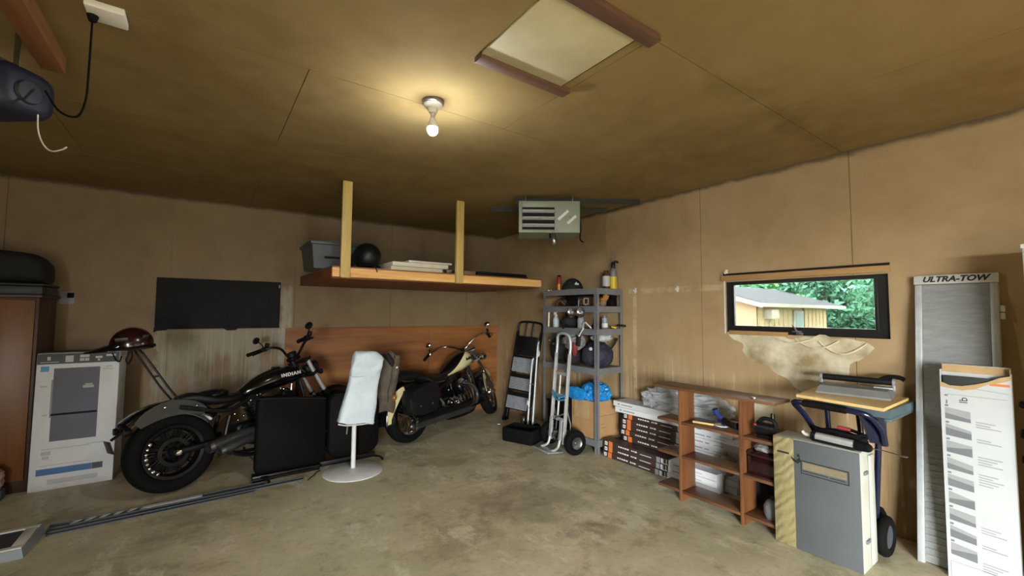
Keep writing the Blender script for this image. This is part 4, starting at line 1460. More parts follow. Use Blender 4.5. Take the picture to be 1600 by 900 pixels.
for s_ in (-1, 1):
    rings = []
    for x_, hw, z0, z1 in TS:
        if x_ < 0.68 or x_ > 1.215:
            continue
        f = (x_ - 0.68) / 0.54
        lo, hi = -64 + 6 * f, -25 + 100 * min(1, f * 1.1)
        rr = []
        for o_ in (1.012, 1.03):
            row = []
            for q in range(7):
                a = R(lo + (hi - lo) * q / 6)
                ca, sa = math.cos(a), math.sin(a)
                row.append((x_, s_ * abs(ca) ** 0.9 * hw * o_, (z0 + z1) / 2 + math.copysign(abs(sa) ** 0.9, sa) * (z1 - z0) / 2 * o_))
            rr += row if o_ < 1.02 else row[::-1]
        rings.append(rr)
    b.loft(rings)
b.build('cream_panel', 'cream_paint', tk)
text('Indian', 0.06, 'print_black', tk, frame((1.07, -0.156, 0.875), (1, 0.05, 0.14), (0, 0.12, 1)), 'lettering', 1.1, 0.25, 'CENTER', 0.004, 0.001)
engine(CR, 0.86, 0.45, 'engine_black', 'gloss_black', 'chrome')
b = MB()
b.tube([(0.60, -0.20, 0.43), (0.66, -0.205, 0.40), (0.76, -0.205, 0.35), (0.82, -0.2, 0.27)], [0.018, 0.022, 0.022, 0.015], 10)
b.tube([(0.40, -0.17, 0.44), (0.46, -0.18, 0.36), (0.52, -0.18, 0.28)], 0.013, 8)
b.sphere((0.72, -0.2, 0.33), 0.026, None, 2)
b.sphere((0.98, -0.18, 0.29), 0.035, None, 2)
b.sphere((0.66, -0.19, 0.26), 0.035, None, 2, (1, 0.5, 1.4))
b.sphere((0.55, -0.19, 0.52), 0.016, None, 2)
b.build('chrome_fittings', 'chrome', CR)
fr_ = MB()
for s_ in (-1, 1):
    fr_.tube([(1.16, 0, 0.88), (1.0, 0.06 * s_, 0.76), (0.62, 0.10 * s_, 0.60), (0.36, 0.13 * s_, 0.55), (0.0, 0.12 * s_, 0.62)], 0.017, 8)
    fr_.tube([(1.2, 0, 0.82), (1.24, 0.09 * s_, 0.52), (1.18, 0.12 * s_, 0.22), (1.0, 0.13 * s_, 0.15), (0.55, 0.13 * s_, 0.16), (0.4, 0.13 * s_, 0.30), (0.42, 0.12 * s_, 0.52)], 0.017, 8)
fr_.cyl((1.13, 0, 1.0), (1.23, 0, 0.82), 0.032, None, 14)
fr_.build('frame', 'satin_black', CR)
b = MB()
for s_ in (-1, 1):
    b.tube([(0.44, 0.12 * s_, 0.34), (0.2, 0.12 * s_, 0.33), (0, 0.12 * s_, 0.32)], 0.024, 10)
b.build('swingarm', 'satin_black', CR)
for s_ in (-1, 1):
    b = MB()
    rings = []
    for yy, f in ((0.135, 0.96), (0.145, 1.0), (0.26, 1.0), (0.285, 0.95), (0.29, 0.8)):
        ring = []
        for px, pz in ((-0.17, 0.34), (-0.21, 0.40), (-0.215, 0.52), (-0.17, 0.60), (0.0, 0.645), (0.2, 0.655), (0.25, 0.63), (0.26, 0.50), (0.25, 0.38), (0.2, 0.325), (0.0, 0.315)):
            ring.append((0.03 + (px - 0.03) * f, yy * s_, 0.48 + (pz - 0.48) * f))
        rings.append(ring)
    b.loft(rings)
    sb = b.build('saddlebag', 'leather_black', CR, 50)
    b = MB()
    b.loft([[(0.03 + (px - 0.03) * f_, yy * s_, 0.48 + (pz - 0.48) * f_) for px, pz in ((-0.19, 0.50), (-0.215, 0.53), (-0.175, 0.61), (0.0, 0.655), (0.2, 0.665), (0.258, 0.635), (0.265, 0.52), (0.03, 0.46))] for yy, f_ in ((0.14, 1.0), (0.268, 1.0), (0.298, 0.94))])
    b.build('flap', 'leather_black', sb, 50)
    for px in (-0.08, 0.12):
        b = MB()
        b.box((px, 0.297 * s_, 0.45), (0.028, 0.006, 0.19), None, 0.002)
        b.build('buckle_strap', 'leather_black', sb, 30)
    b = MB()
    for px in (-0.08, 0.12):
        b.sphere((px, 0.301 * s_, 0.43), 0.010, None, 1)
    b.build('studs', 'steel', sb)
for k, zz in enumerate((0.235, 0.30)):
    b = MB()
    yk = -0.215 - 0.012 * k
    b.tube([(0.95 - 0.14 * k, -0.13, 0.56), (1.06 - 0.14 * k, -0.20, 0.50), (1.12 - 0.15 * k, yk, 0.36), (0.98 - 0.1 * k, yk, zz), (0.55, yk, zz - 0.01), (-0.12, yk, zz - 0.02)], [0.024, 0.025, 0.028, 0.036, 0.042, 0.044], 16)
    pipe = b.build('exhaust_pipe', 'pipe_grey' if k == 0 else 'engine_black', CR)
    Mp = Matrix.Translation((-0.122, yk, zz - 0.02)) @ Matrix.Rotation(R(-90), 4, 'Y')
    MB().ring([(0.046, -0.02), (0.047, 0.01), (0.036, 0.01), (0.036, -0.02)], 24, Mp).build('pipe_tip', 'chrome', pipe)
fork_parts(CR, ST2, head, axle, 0.115, 'chrome', 'chrome')
lamp(ST2, CR, 'headlight', (1.40, 0, 0.90), 0.09, 0.14, 'chrome', 'clear_plastic')
for s_ in (-1, 1):
    lamp(ST2, CR, 'spot_lamp', (1.36, 0.19 * s_, 0.83), 0.055, 0.08, 'chrome', 'clear_plastic')
bars(CR, ST2, [(1.17, 0.04, 1.01), (1.19, 0.12, 1.06), (1.19, 0.24, 1.115), (1.12, 0.36, 1.12), (0.98, 0.44, 1.07), (0.84, 0.475, 1.01)], 'chrome', 'rubber')
for s_ in (-1, 1):
    mirror(ST2, CR, (1.06, 0.40 * s_, 1.11), (1.07, 0.45 * s_, 1.21), 0.037, 'chrome')
b = MB()
b.tube([(0.62, 0.14, 0.18), (0.7, 0.23, 0.1), (0.78, 0.27, 0.035)], 0.011, 8)
b.build('kickstand', 'steel', CR)
for s_ in (-1, 1):
    MB().box((1.06, 0.24 * s_, 0.265), (0.26, 0.10, 0.016), (0, R(-6), 0), 0.006).build('footboard', 'rubber', CR, 30)

# jacket over the backrest of the cream motorcycle
Mj = CR.matrix_basis @ Matrix.Translation((-0.33, -0.10, 0))
h = thing('draped_jacket', 'brown-grey jacket draped over the backrest of the cream motorcycle', 'jacket', (Mj @ V((0, 0, 1.0))), (0, 0, R(-8)))
b = MB()
NU, NV = 26, 22
rings = []
for j in range(NV + 1):
    f = j / NV
    z_ = 0.085 - 0.66 * f
    ring = []
    for i in range(NU):
        a = 2 * math.pi * i / NU
        w_ = 0.075 + 0.045 * math.sin(min(1, f * 2.2) * math.pi / 2) + 0.0 * f
        d_ = 0.05 + 0.02 * math.sin(f * 3)
        if f < 0.12:
            k_ = math.sqrt(max(0.02, f / 0.12))
            w_ *= k_
            d_ *= k_
        px, py = w_ * math.cos(a), d_ * math.sin(a)
        nn = noise.noise(V((px * 12, py * 12, z_ * 3.5))) * 0.028 + noise.noise(V((px * 30, py * 30, z_ * 8 + 4))) * 0.012
        ring.append((px * (1 + nn * 6) - 0.06 * f, py * (1 + nn * 9) - 0.06, z_ + 0.02 * math.sin(3 * a) * f))
    rings.append(ring)
b.loft(rings)
b.build('body', 'jacket', h, 60)
b = MB()
rings = []
b.tube([(0.07, -0.105, 0.03), (0.045, -0.125, -0.14), (0.02, -0.13, -0.3), (0.0, -0.13, -0.46)], [0.035, 0.045, 0.042, 0.034], 12)
b.warp(lambda p: p + V((noise.noise(p * 22), noise.noise(p * 22 + V((3, 0, 0))), 0)) * 0.016)
b.build('sleeve', 'jacket', h, 60)
b = MB()
b.tube([(-0.05, -0.10, 0.05), (0.0, -0.125, -0.03), (0.03, -0.12, -0.08)], [0.03, 0.035, 0.02], 10)
b.build('collar', 'black_fabric', h, 60)
MB().prism([(-0.016, 0), (0.016, 0), (0.004, 0.022)], 0.003, frame((0.055, -0.155, -0.10), *FA)).build('badge', 'print_white', h, 0)

# ---------------------------------------------------------------- padded case and sign stand
h = thing('padded_case', 'large black case of two padded halves standing before the black motorcycle', 'case', (-2.985, -1.43, 0.0), (0, 0, R(1.5)))
def pad(x0, x1, z0, z1, rad, yf, dz_r, mat='vinyl_black'):
    """upright cushion with rounded corners; its top edge drops by dz_r towards x1"""
    pts = []
    for cx, cz, a0 in ((x1 - rad, z1 - rad - dz_r, 0), (x0 + rad, z1 - rad, 90), (x0 + rad, z0 + rad, 180), (x1 - rad, z0 + rad, 270)):
        for k in range(7):
            a = R(a0 + 15 * k)
            pts.append((cx + rad * math.cos(a), cz + rad * math.sin(a)))
    cx, cz = (x0 + x1) / 2, (z0 + z1) / 2
    rings = []
    for yy, s_ in ((0.0, 0.93), (-0.018, 0.975), (-0.05, 1.0), (-0.10, 1.0), (-0.13, 0.975), (-0.148, 0.93)):
        rings.append([(cx + (px - cx) * s_, yf + 0.10 + yy * 0.68, cz + (pz - cz) * s_) for px, pz in pts])
    return MB().loft(rings)
pad(-0.55, 0.055, 0.05, 0.745, 0.06, 0.0, 0.06).build('padded_half', 'vinyl_black', h, 50)
pad(0.07, 0.58, 0.07, 0.72, 0.11, 0.005, 0.05).build('padded_half', 'vinyl_black', h, 50)
b = MB()
for x_ in (-0.15,):
    b.tube([(-0.54, 0.0, 0.73), (-0.3, -0.006, 0.715), (0.04, -0.002, 0.675)], 0.008, 6)
b.tube([(0.12, -0.0, 0.70), (0.35, -0.004, 0.695), (0.54, -0.0, 0.64)], 0.008, 6)
b.build('piping', 'leather_black', h)
b = MB()
b.tube([(-0.56, -0.015, 0.022), (-0.10, -0.012, 0.022), (0.04, 0.075, 0.022), (0.56, 0.08, 0.022)], 0.013, 8, 1)
b.b2((-0.56, 0.0, 0.0), (0.0, 0.10, 0.05), 0.008)
b.b2((0.002, 0.062, 0.0), (0.56, 0.10, 0.05), 0.008)
b.build('base_rail', 'satin_black', h)
for x_ in (-0.49, 0.535):
    b = MB()
    b.tube([(x_, 0.0, 0.03), (x_ + 0.03, -0.06, 0.035), (x_ + 0.05, -0.10, 0.012)], 0.011, 8)
    b.build('foot', 'rubber', h)
h = tag(MB().tube([(-3.13, -1.66, 0.005), (-3.09, -1.60, 0.005), (-3.05, -1.55, 0.005), (-3.03, -1.50, 0.005), (-2.99, -1.475, 0.005)], 0.0045, 6).build('thin_cable', 'rubber', None),
        'thin black cable lying on the floor beside the padded case', 'cable')

h = thing('sign_stand', 'round white floor stand topped by a panel in a white fabric bag', 'stand', (-2.735, -1.655, 0))
MB().lathe([(0, 0), (0.27, 0), (0.272, 0.006), (0.25, 0.016), (0.12, 0.028), (0.03, 0.036), (0, 0.036)], 48).build('base', 'white_metal', h)
MB().cyl((0, 0, 0.034), (0.0, 0, 0.62), 0.021, None, 20).build('pole', 'white_metal', h)
MB().tube([(-0.045, 0.03, 0.5), (-0.055, 0.03, 0.42), (-0.06, 0.03, 0.35)], 0.006, 6).build('cord_end', 'grey_mid', h)
b = MB()
NU, NV = 64, 40
rings = []
for j in range(NV + 1):
    f = j / NV
    z_ = 0.455 + (1.115 - 0.455) * f
    hw = 0.166 - 0.03 * f + 0.006 * math.sin(f * 9)
    cx = 0.013 + 0.112 * f
    th = 0.05 - 0.006 * f
    if f > 0.94:
        k_ = math.sqrt(max(0.0, 1 - ((f - 0.94) / 0.06) ** 2)) * 0.75 + 0.25
        th *= k_
        hw *= 0.9 + 0.1 * k_
    ring = []
    for i in range(NU):
        a = 2 * math.pi * i / NU
        ca, sa = math.cos(a), math.sin(a)
        px = math.copysign(abs(ca) ** 0.35, ca) * hw
        py = math.copysign(abs(sa) ** 0.6, sa) * th
        q = V((px * 6 + z_ * 5, py * 6, z_ * 9 - px * 5))
        top = max(0, (f - 0.62) / 0.38)
        wr = (1 - abs(noise.noise(q)) * 2.4) * (0.005 + 0.018 * top) + (1 - abs(noise.noise(q * 0.55 + V((7, 0, 0)))) * 2.4) * 0.008 + noise.noise(V((px * 9, 3, z_ * 3))) * 0.008
        zz = z_ + (0.0 if 0.03 < f < 0.97 else 0.010 * math.sin(px * 30) - 0.02 * (px / hw) * (f < 0.5))
        zz += (f > 0.9) * (0.025 * (1 - ((px + 0.06) / hw) ** 2))
        ring.append((cx + px, py + (wr if sa > 0 else -wr), zz))
    rings.append(ring)
b.loft(rings)
b.M = None
bag = b.build('fabric_bag', 'bag_white', h, 60)
b = MB()
b.tube([(0.013 - 0.168, -0.03, 0.468), (-0.08, -0.056, 0.452), (0.05, -0.058, 0.445), (0.013 + 0.168, -0.028, 0.44)], 0.007, 6, 4)
b.build('hem', 'off_white', bag)
b = MB()
b.tube([(-0.075, -0.054, 0.905), (0.05, -0.054, 0.897), (0.2, -0.05, 0.912)], 0.003, 6, 4)
b.build('seam', 'print_light', bag)

# ---------------------------------------------------------------- grey steel shelf
SX0, SX1, SY0, SY1 = -0.45, -0.03, -2.645, -1.73
h = thing('steel_shelf', 'grey steel shelving unit with five boards in the corner', 'shelf', ((SX0 + SX1) / 2, (SY0 + SY1) / 2, 0))
ox, oy = (SX0 + SX1) / 2, (SY0 + SY1) / 2
hx, hy = (SX1 - SX0) / 2, (SY1 - SY0) / 2
for sx in (-1, 1):
    for sy in (-1, 1):
        b = MB()
        b.b2((sx * hx, sy * hy, 0), (sx * hx - sx * 0.003, sy * hy - sy * 0.042, 1.80))
        b.b2((sx * hx, sy * hy, 0), (sx * hx - sx * 0.038, sy * hy - sy * 0.003, 1.80))
        b.build('post', 'shelf_grey', h, 0)
LV = [0.145, 0.915, 1.345, 1.60, 1.80]
for z_ in LV:
    b = MB()
    for s_ in (-1, 1):
        b.b2((s_ * (hx + 0.001), -hy - 0.001, z_ - 0.068), (s_ * (hx + 0.001) - s_ * 0.004, hy + 0.001, z_ - 0.001))
        b.b2((-hx + 0.003, s_ * (hy + 0.001), z_ - 0.068), (hx - 0.003, s_ * (hy + 0.001) - s_ * 0.004, z_ - 0.001))
    bo = MB().b2((-hx + 0.004, -hy + 0.004, z_ - 0.016), (hx - 0.004, hy - 0.004, z_)).build('shelf_board', 'shelf_board', h, 0)
    b.build('beam', 'shelf_grey', bo, 0)
# lever clamps hooked over the front beam: two chrome lamps with domed reflectors
for k, y_ in enumerate((-2.32, -2.47)):
    hh = thing('clamp_lamp', ('chrome domed clamp lamp hung from the shelf beam, beside the clear bottle', 'chrome domed clamp lamp hung from the shelf beam, next to the corner post')[k], 'lamp', (SX0 - 0.006, y_, 1.53), (0, 0, 0), 'chrome clamp lamps on the shelf beam')
    Ml = Matrix.Rotation(R(-90), 4, 'Y')
    MB().lathe([(0, 0.0), (0.014, 0), (0.02, 0.02), (0.05, 0.045), (0.062, 0.07), (0.058, 0.07), (0.045, 0.047), (0.0, 0.03)], 24, Ml).build('reflector', 'chrome', hh)
    MB().sphere((-0.05, 0, 0), 0.022, None, 2).build('bulb', 'clear_plastic', hh)
    MB().tube([(0.0, 0, 0.01), (0.012, 0, 0.05), (0.012, 0.0, 0.085)], 0.006, 6).build('clamp', 'steel', hh)
# --- top board
Z = 1.8005
def can(name, label, loc, r, hgt, mat, cap, cat='can', group=None, band=None):
    hh = thing(name, label, cat, loc, (0, 0, 0), group)
    MB().lathe([(0, 0), (r * 0.92, 0), (r, 0.006), (r, hgt * 0.82), (r * 0.8, hgt * 0.87), (0, hgt * 0.87)], 20).build('body', mat, hh)
    MB().lathe([(0, hgt * 0.871), (r * 0.7, hgt * 0.871), (r * 0.7, hgt * 0.97), (r * 0.55, hgt), (0, hgt)], 18).build('cap', cap, hh)
    if band:
        MB().ring([(r + 0.0002, hgt * band[1]), (r + 0.001, hgt * band[1]), (r + 0.001, hgt * band[2]), (r + 0.0002, hgt * band[2])], 20).build('label', band[0], hh)
    return hh
can('spray_can', 'slim red and yellow spray can beside the black cap on the steel shelf', (-0.30, -1.86, Z), 0.031, 0.20, 'can_red', 'satin_black', band=('can_orange', 0.05, 0.42))
can('drink_bottle', 'bronze bottle with white print on the steel shelf top', (-0.17, -2.53, Z), 0.043, 0.215, 'can_bronze', 'book_brown', 'bottle', band=('print_light', 0.15, 0.70))
hh = thing('torch_cylinder', 'tall cylinder with yellow lower half and black valve on the steel shelf top', 'cylinder', (-0.09, -2.565, Z))
MB().lathe([(0, 0), (0.037, 0), (0.04, 0.006), (0.04, 0.145), (0, 0.145)], 22).build('yellow_part', 'yellow', hh)
MB().lathe([(0, 0.1455), (0.04, 0.1455), (0.039, 0.21), (0.030, 0.24), (0.016, 0.25), (0, 0.25)], 22).build('grey_part', 'grey_mid', hh)
b = MB()
b.lathe([(0, 0.2505), (0.02, 0.2505), (0.024, 0.27), (0.022, 0.30), (0.012, 0.32), (0, 0.32)], 14)
b.tube([(0, 0, 0.30), (0.02, -0.02, 0.325), (0.045, -0.04, 0.31)], 0.011, 8)
b.build('valve', 'satin_black', hh)
MB().tube([(0, 0, 0.315), (0.0, 0.0, 0.35), (0.002, -0.01, 0.375), (0.02, -0.04, 0.395)], 0.007, 8).build('nozzle', 'steel', hh)
hh = thing('baseball_cap', 'black cap with a small white emblem on the steel shelf top', 'cap', (-0.27, -2.07, Z), (0, 0, R(-110)))
b = MB()
b.sphere((0, 0, 0.0), 0.13, None, 4, (1.1, 1.0, 1.15))
b.warp(lambda p: V((p.x + 0.1 * max(0, p.z) * (p.x < 0), p.y, max(p.z, 0.0))))
b.build('crown', 'black_fabric', hh)
b = MB()
rings = []
for k in range(11):
    a = R(-62 + 124 * k / 10)
    e = 0.085 * math.cos(R(-80 + 160 * k / 10)) + 0.004
    rings.append([(0.138 * math.cos(a), 0.126 * math.sin(a), 0.008), (0.138 * math.cos(a) + e, 0.126 * math.sin(a) * 1.03, 0.003), (0.138 * math.cos(a) + e, 0.126 * math.sin(a) * 1.03, 0.007), (0.138 * math.cos(a), 0.126 * math.sin(a), 0.014)])
b.loft(rings)
b.build('brim', 'grey_plastic', hh)
Me = frame((0.132, 0.0, 0.07), (0, 1, 0), (-0.35, 0, 1))
b = MB()
b.box((0, 0, 0.0), (0.05, 0.02, 0.008), None, 0.002, Me)
b.box((-0.004, 0.018, 0), (0.012, 0.014, 0.008), None, 0.002, Me)
b.build('emblem', 'print_white', hh, 30)
for k, y_ in enumerate((-1.755, -1.80)):
    tag(MB().lathe([(0, 0), (0.014, 0), (0.016, 0.012), (0.010, 0.022), (0, 0.024)], 12, Matrix.Translation((-0.38, y_, Z))).build('metal_nut', 'chrome', None),
        ('tiny shiny metal nut at the very end of the steel shelf top', 'tiny shiny metal nut between its twin and the red spray can')[k], 'nut', 'tiny metal nuts')
# --- second board
Z = 1.6005
hh = thing('brown_pouch', 'brown soft pouch on the second shelf board beside the black case', 'pouch', (-0.25, -1.93, Z))
crumple((0, 0, 0.055), (0.09, 0.10, 0.065), 12, 0.15, 1.6, 4, 0.0).build('body', 'book_brown', hh, 60)
MB().tube([(-0.09, -0.08, 0.02), (-0.10, 0.0, 0.075), (-0.085, 0.07, 0.02)], 0.007, 6).build('strap', 'tan_block', hh)
hh = thing('black_case', 'boxy black case on the second shelf board', 'case', (-0.23, -2.16, Z))
MB().b2((-0.13, -0.07, 0), (0.13, 0.09, 0.085), 0.008).build('base', 'satin_black', hh, 30)
MB().b2((-0.135, -0.075, 0.0855), (0.135, 0.095, 0.13), 0.010).build('lid', 'satin_black', hh, 30)
hh = thing('small_bottle', 'small pale bottle on the second shelf board', 'bottle', (-0.34, -2.262, Z))
MB().lathe([(0, 0), (0.016, 0), (0.016, 0.07), (0.008, 0.085), (0, 0.085)], 12).build('body', 'bottle_blue', hh)
MB().lathe([(0, 0.0855), (0.009, 0.0855), (0.009, 0.105), (0, 0.105)], 10).build('cap', 'white_plastic', hh)
hh = thing('framed_box', 'dark box with two pale framed squares on the second shelf board', 'box', (-0.30, -2.37, Z))
MB().b2((-0.07, -0.085, 0), (0.08, 0.085, 0.115), 0.004).build('body', 'book_brown', hh, 30)
for cy, s_, mt_ in ((0.045, 0.028, 'label_tan'), (-0.035, 0.038, 'cream_plastic')):
    b = MB()
    for lo, hi in (((-s_, s_ - 0.008), (s_, s_)), ((-s_, -s_), (s_, -s_ + 0.008)), ((-s_, -s_), (-s_ + 0.008, s_)), ((s_ - 0.008, -s_), (s_, s_))):
        b.b2((-0.073, cy + lo[0], 0.057 + lo[1]), (-0.0705, cy + hi[0], 0.057 + hi[1]))
    b.build('frame', mt_, hh, 0)
can('red_tin', 'dull red tin on the second shelf board by the corner post', (-0.33, -2.51, Z), 0.036, 0.125, 'pink_red', 'grey_mid', 'tin')
hh = thing('work_glove', 'yellow-tan glove lying behind the corner post on the second board', 'glove', (-0.245, -2.535, Z))
b = crumple((0.0, -0.0, 0.05), (0.05, 0.05, 0.06), 15, 0.2, 1.8, 4, 0.0)
b.build('palm', 'tan_block', hh, 60)
for k in range(4):
    MB().tube([(0.02 * (k - 1.5), -0.03, 0.07), (0.022 * (k - 1.5), -0.055, 0.105), (0.024 * (k - 1.5), -0.06, 0.14 - 0.01 * abs(k - 1.5))], [0.013, 0.011, 0.009], 8).build('finger', 'can_orange', hh)
MB().tube([(-0.04, -0.02, 0.05), (-0.065, -0.045, 0.07), (-0.07, -0.06, 0.09)], [0.014, 0.012, 0.009], 8).build('thumb', 'can_orange', hh)
hh = thing('black_toolbox', 'low black toolbox under the top board near the wall', 'toolbox', (-0.105, -2.415, Z))
MB().b2((-0.03, -0.16, 0), (0.07, 0.16, 0.09), 0.008).build('base', 'satin_black', hh, 30)
MB().b2((-0.033, -0.165, 0.0905), (0.072, 0.165, 0.125), 0.012).build('lid', 'satin_black', hh, 30)
MB().b2((-0.039, -0.03, 0.075), (-0.0335, 0.03, 0.10), 0.002).build('latch', 'steel', hh, 30)
# --- third board
Z = 1.3455
tag(MB().cyl((-0.40, -1.775, Z + 0.004), (-0.405, -1.79, Z + 0.215), 0.012, 0.012, 10).cyl((-0.405, -1.79, Z + 0.20), (-0.405, -1.792, Z + 0.232), 0.017, 0.014, 10).build('white_tube', 'white_plastic', None),
    'thin white tube standing at the end of the third shelf board', 'tube')
hh = thing('spray_bottle', 'small pale blue spray bottle on the third shelf board', 'bottle', (-0.36, -1.87, Z))
MB().lathe([(0, 0), (0.036, 0), (0.04, 0.006), (0.04, 0.09), (0.028, 0.12), (0.016, 0.135), (0, 0.135)], 20).build('body', 'bottle_blue', hh)
b = MB()
b.lathe([(0, 0.1355), (0.017, 0.1355), (0.017, 0.155), (0.009, 0.16), (0.009, 0.175), (0, 0.175)], 14)
b.box((-0.01, -0.005, 0.19), (0.06, 0.022, 0.03), (0, R(-12), 0), 0.006)
b.box((-0.03, -0.005, 0.165), (0.012, 0.012, 0.04), (0, R(30), 0), 0.003)
b.build('trigger', 'white_plastic', hh)
hh = thing('dark_pouch', 'dark slumped pouch hanging over the third shelf board', 'pouch', (-0.30, -2.07, Z))
crumple((0, 0.0, 0.075), (0.12, 0.12, 0.085), 21, 0.16, 1.7, 4, 0.0).build('body', 'black_fabric', hh, 60)
b = MB()
b.tube([(-0.10, 0.0, 0.06), (-0.15, -0.03, 0.03), (-0.163, -0.05, -0.005)], 0.016, 8)
b.build('strap', 'black_fabric', hh)
hh = thing('water_bottle', 'clear plastic bottle standing on the third shelf board', 'bottle', (-0.37, -2.32, Z))
MB().lathe([(0, 0), (0.038, 0), (0.043, 0.01), (0.043, 0.05), (0.040, 0.055), (0.043, 0.06), (0.043, 0.105), (0.026, 0.14), (0.015, 0.15), (0, 0.15)], 20).build('body', 'clear_plastic', hh)
MB().lathe([(0, 0.1505), (0.016, 0.1505), (0.016, 0.168), (0, 0.168)], 14).build('cap', 'white_plastic', hh)
hh = thing('spring_clamp', 'white spring clamp gripping the edge of the third shelf board', 'clamp', (-0.445, -2.48, Z + 0.008))
b = MB()
b.tube([(0.03, 0.09, 0.0), (0.0, 0.04, 0.05), (-0.01, 0.0, 0.062)], 0.008, 6)
b.tube([(0.03, -0.05, 0.0), (0.0, -0.02, 0.04), (-0.01, 0.0, 0.062)], 0.008, 6)
b.tube([(-0.01, 0.03, 0.0), (-0.035, 0.05, -0.05), (-0.035, 0.08, -0.095)], 0.007, 6)
b.build('jaws', 'white_plastic', hh)
b = MB()
b.sphere((-0.032, 0.06, -0.045), 0.012, None, 2)
b.sphere((-0.035, 0.095, -0.085), 0.010, None, 2)
b.build('tips', 'chrome', hh)
hh = thing('knob_tool', 'small dark knob-shaped tool behind the spring clamp', 'tool', (-0.28, -2.44, Z))
b = MB()
b.lathe([(0, 0), (0.03, 0), (0.032, 0.03), (0.02, 0.045), (0.012, 0.07), (0, 0.07)], 14)
b.build('body', 'engine_black', hh)
MB().sphere((0, 0, 0.088), 0.021, None, 2).build('knob', 'grey_mid', hh)
can('white_jar', 'pale jar behind the corner post on the third board', (-0.20, -2.53, Z), 0.035, 0.15, 'clear_plastic', 'grey_mid', 'jar', band=('print_white', 0.1, 0.42))
tag(MB().cyl((-0.385, -2.545, Z), (-0.385, -2.545, Z + 0.15), 0.011, None, 10).build('grey_rod', 'steel', None), 'short steel rod standing beside the corner post on the third board', 'rod')
hh = thing('hi_vis_strap', 'black and yellow strap sticking out past the steel shelf', 'strap', (-0.085, -2.57, Z + 0.004))
MB().box((-0.02, -0.02, 0.012), (0.10, 0.06, 0.02), (R(12), 0, R(30)), 0.004).build('yellow_part', 'yellow', hh, 30)
MB().box((-0.01, -0.115, 0.034), (0.05, 0.10, 0.026), (R(2), R(4), R(-4)), 0.006).build('black_part', 'black_fabric', hh, 30)
MB().box((-0.04, 0.07, 0.007), (0.035, 0.06, 0.012), None, 0.003).build('grey_part', 'grey_mid', hh, 30)
# --- fourth board
Z = 0.9155
hh = thing('black_gear_bag', 'black gear bag at the far end of the fourth shelf board', 'bag', (-0.26, -1.90, Z))
crumple((0, 0, 0.15), (0.18, 0.145, 0.19), 31, 0.16, 1.6, 5, 0.0).build('body', 'black_fabric', hh, 60)
b = MB()
b.tube([(-0.17, -0.1, 0.16), (-0.21, -0.12, 0.28), (-0.17, -0.02, 0.35), (-0.16, 0.1, 0.28)], 0.012, 6)
b.build('strap', 'grey_plastic', hh)
b = MB()
b.sphere((-0.2, 0.04, 0.27), 0.018, None, 2)
b.sphere((-0.195, -0.03, 0.23), 0.014, None, 2)
b.build('buckles', 'steel', hh)
hh = thing('grey_jacket', 'grey and white bundled jacket with a red patch on the fourth board', 'jacket', (-0.36, -2.19, Z))
crumple((0, 0, 0.27), (0.10, 0.15, 0.10), 35, 0.3, 1.9, 5).build('body', 'grey_cloth', hh, 60)
crumple((-0.075, -0.09, 0.19), (0.03, 0.035, 0.085), 36, 0.25, 1.8, 4).build('red_patch', 'red_cloth', hh, 60)
b = MB()
b.box((-0.09, -0.17, 0.29), (0.03, 0.06, 0.13), (R(8), 0, 0), 0.015)
b.build('dark_cuff', 'black_fabric', hh, 50)
crumple((0.02, 0.03, 0.10), (0.10, 0.10, 0.11), 37, 0.2, 1.6, 4, 0.0).build('dark_fold', 'black_fabric', hh, 60)
hh = thing('folded_towel', 'pale folded towel on top of the navy duffel bag', 'towel', (-0.24, -2.52, Z + 0.285))
crumple((0, 0, 0.045), (0.14, 0.10, 0.05), 40, 0.2, 1.7, 4).build('body', 'white_cloth', hh, 60)
hh = thing('navy_duffel', 'navy blue duffel bag filling the fourth shelf board', 'bag', (-0.235, -2.44, Z))
crumple((0, 0, 0.12), (0.175, 0.185, 0.16), 44, 0.14, 1.6, 5, 0.0).build('body', 'navy_fabric', hh, 60)
b = MB()
b.tube([(0.1, -0.12, 0.20), (0.14, -0.15, 0.27), (0.165, -0.155, 0.32)], 0.014, 6)
b.build('carry_strap', 'black_fabric', hh)
MB().sphere((-0.165, -0.06, 0.205), 0.022, None, 2, (0.7, 1.2, 1)).build('badge', 'white_cloth', hh)
# --- bottom board
Z = 0.1455
hh = thing('cardboard_box', 'open brown cardboard box on the lowest shelf board', 'box', (-0.235, -2.41, Z))
b = MB()
w, d, hgt, tk_ = 0.185, 0.19, 0.40, 0.006
for lo, hi in (((-w, -d, 0), (-w + tk_, d, hgt)), ((w - tk_, -d, 0), (w, d, hgt)), ((-w + tk_, -d, 0), (w - tk_, -d + tk_, hgt)), ((-w + tk_, d - tk_, 0), (w - tk_, d, hgt)), ((-w + tk_, -d + tk_, 0), (w - tk_, d - tk_, 0.006))):
    b.b2(lo, hi)
b.build('carton', 'cardboard', hh, 0)
MB().box((-w - 0.012, 0.02, hgt - 0.10), (0.004, 0.24, 0.19), (0, R(5), 0)).build('flap', 'kraft', hh, 0)
MB().box((0.0, -d - 0.004, hgt - 0.02), (0.30, 0.004, 0.05), (R(6), 0, 0)).build('flap', 'kraft', hh, 0)
flat([(-0.11, 0.10, -0.06, 0.104), (-0.11, 0.06, -0.03, 0.064), (-0.2, 0.19, 0.2, 0.193)], frame((0, -d - 0.0002, 0.05), *FA)).build('print_lines', 'book_brown', hh, 0)
hh = thing('blue_tarp', 'bright blue crumpled tarpaulin stuffed in the cardboard box', 'tarp', (-0.235, -2.42, Z + 0.33))
crumple((-0.01, -0.01, 0.11), (0.165, 0.168, 0.14), 52, 0.30, 2.3, 6, 0.0).build('sheet', 'tarp_blue', hh, 25)
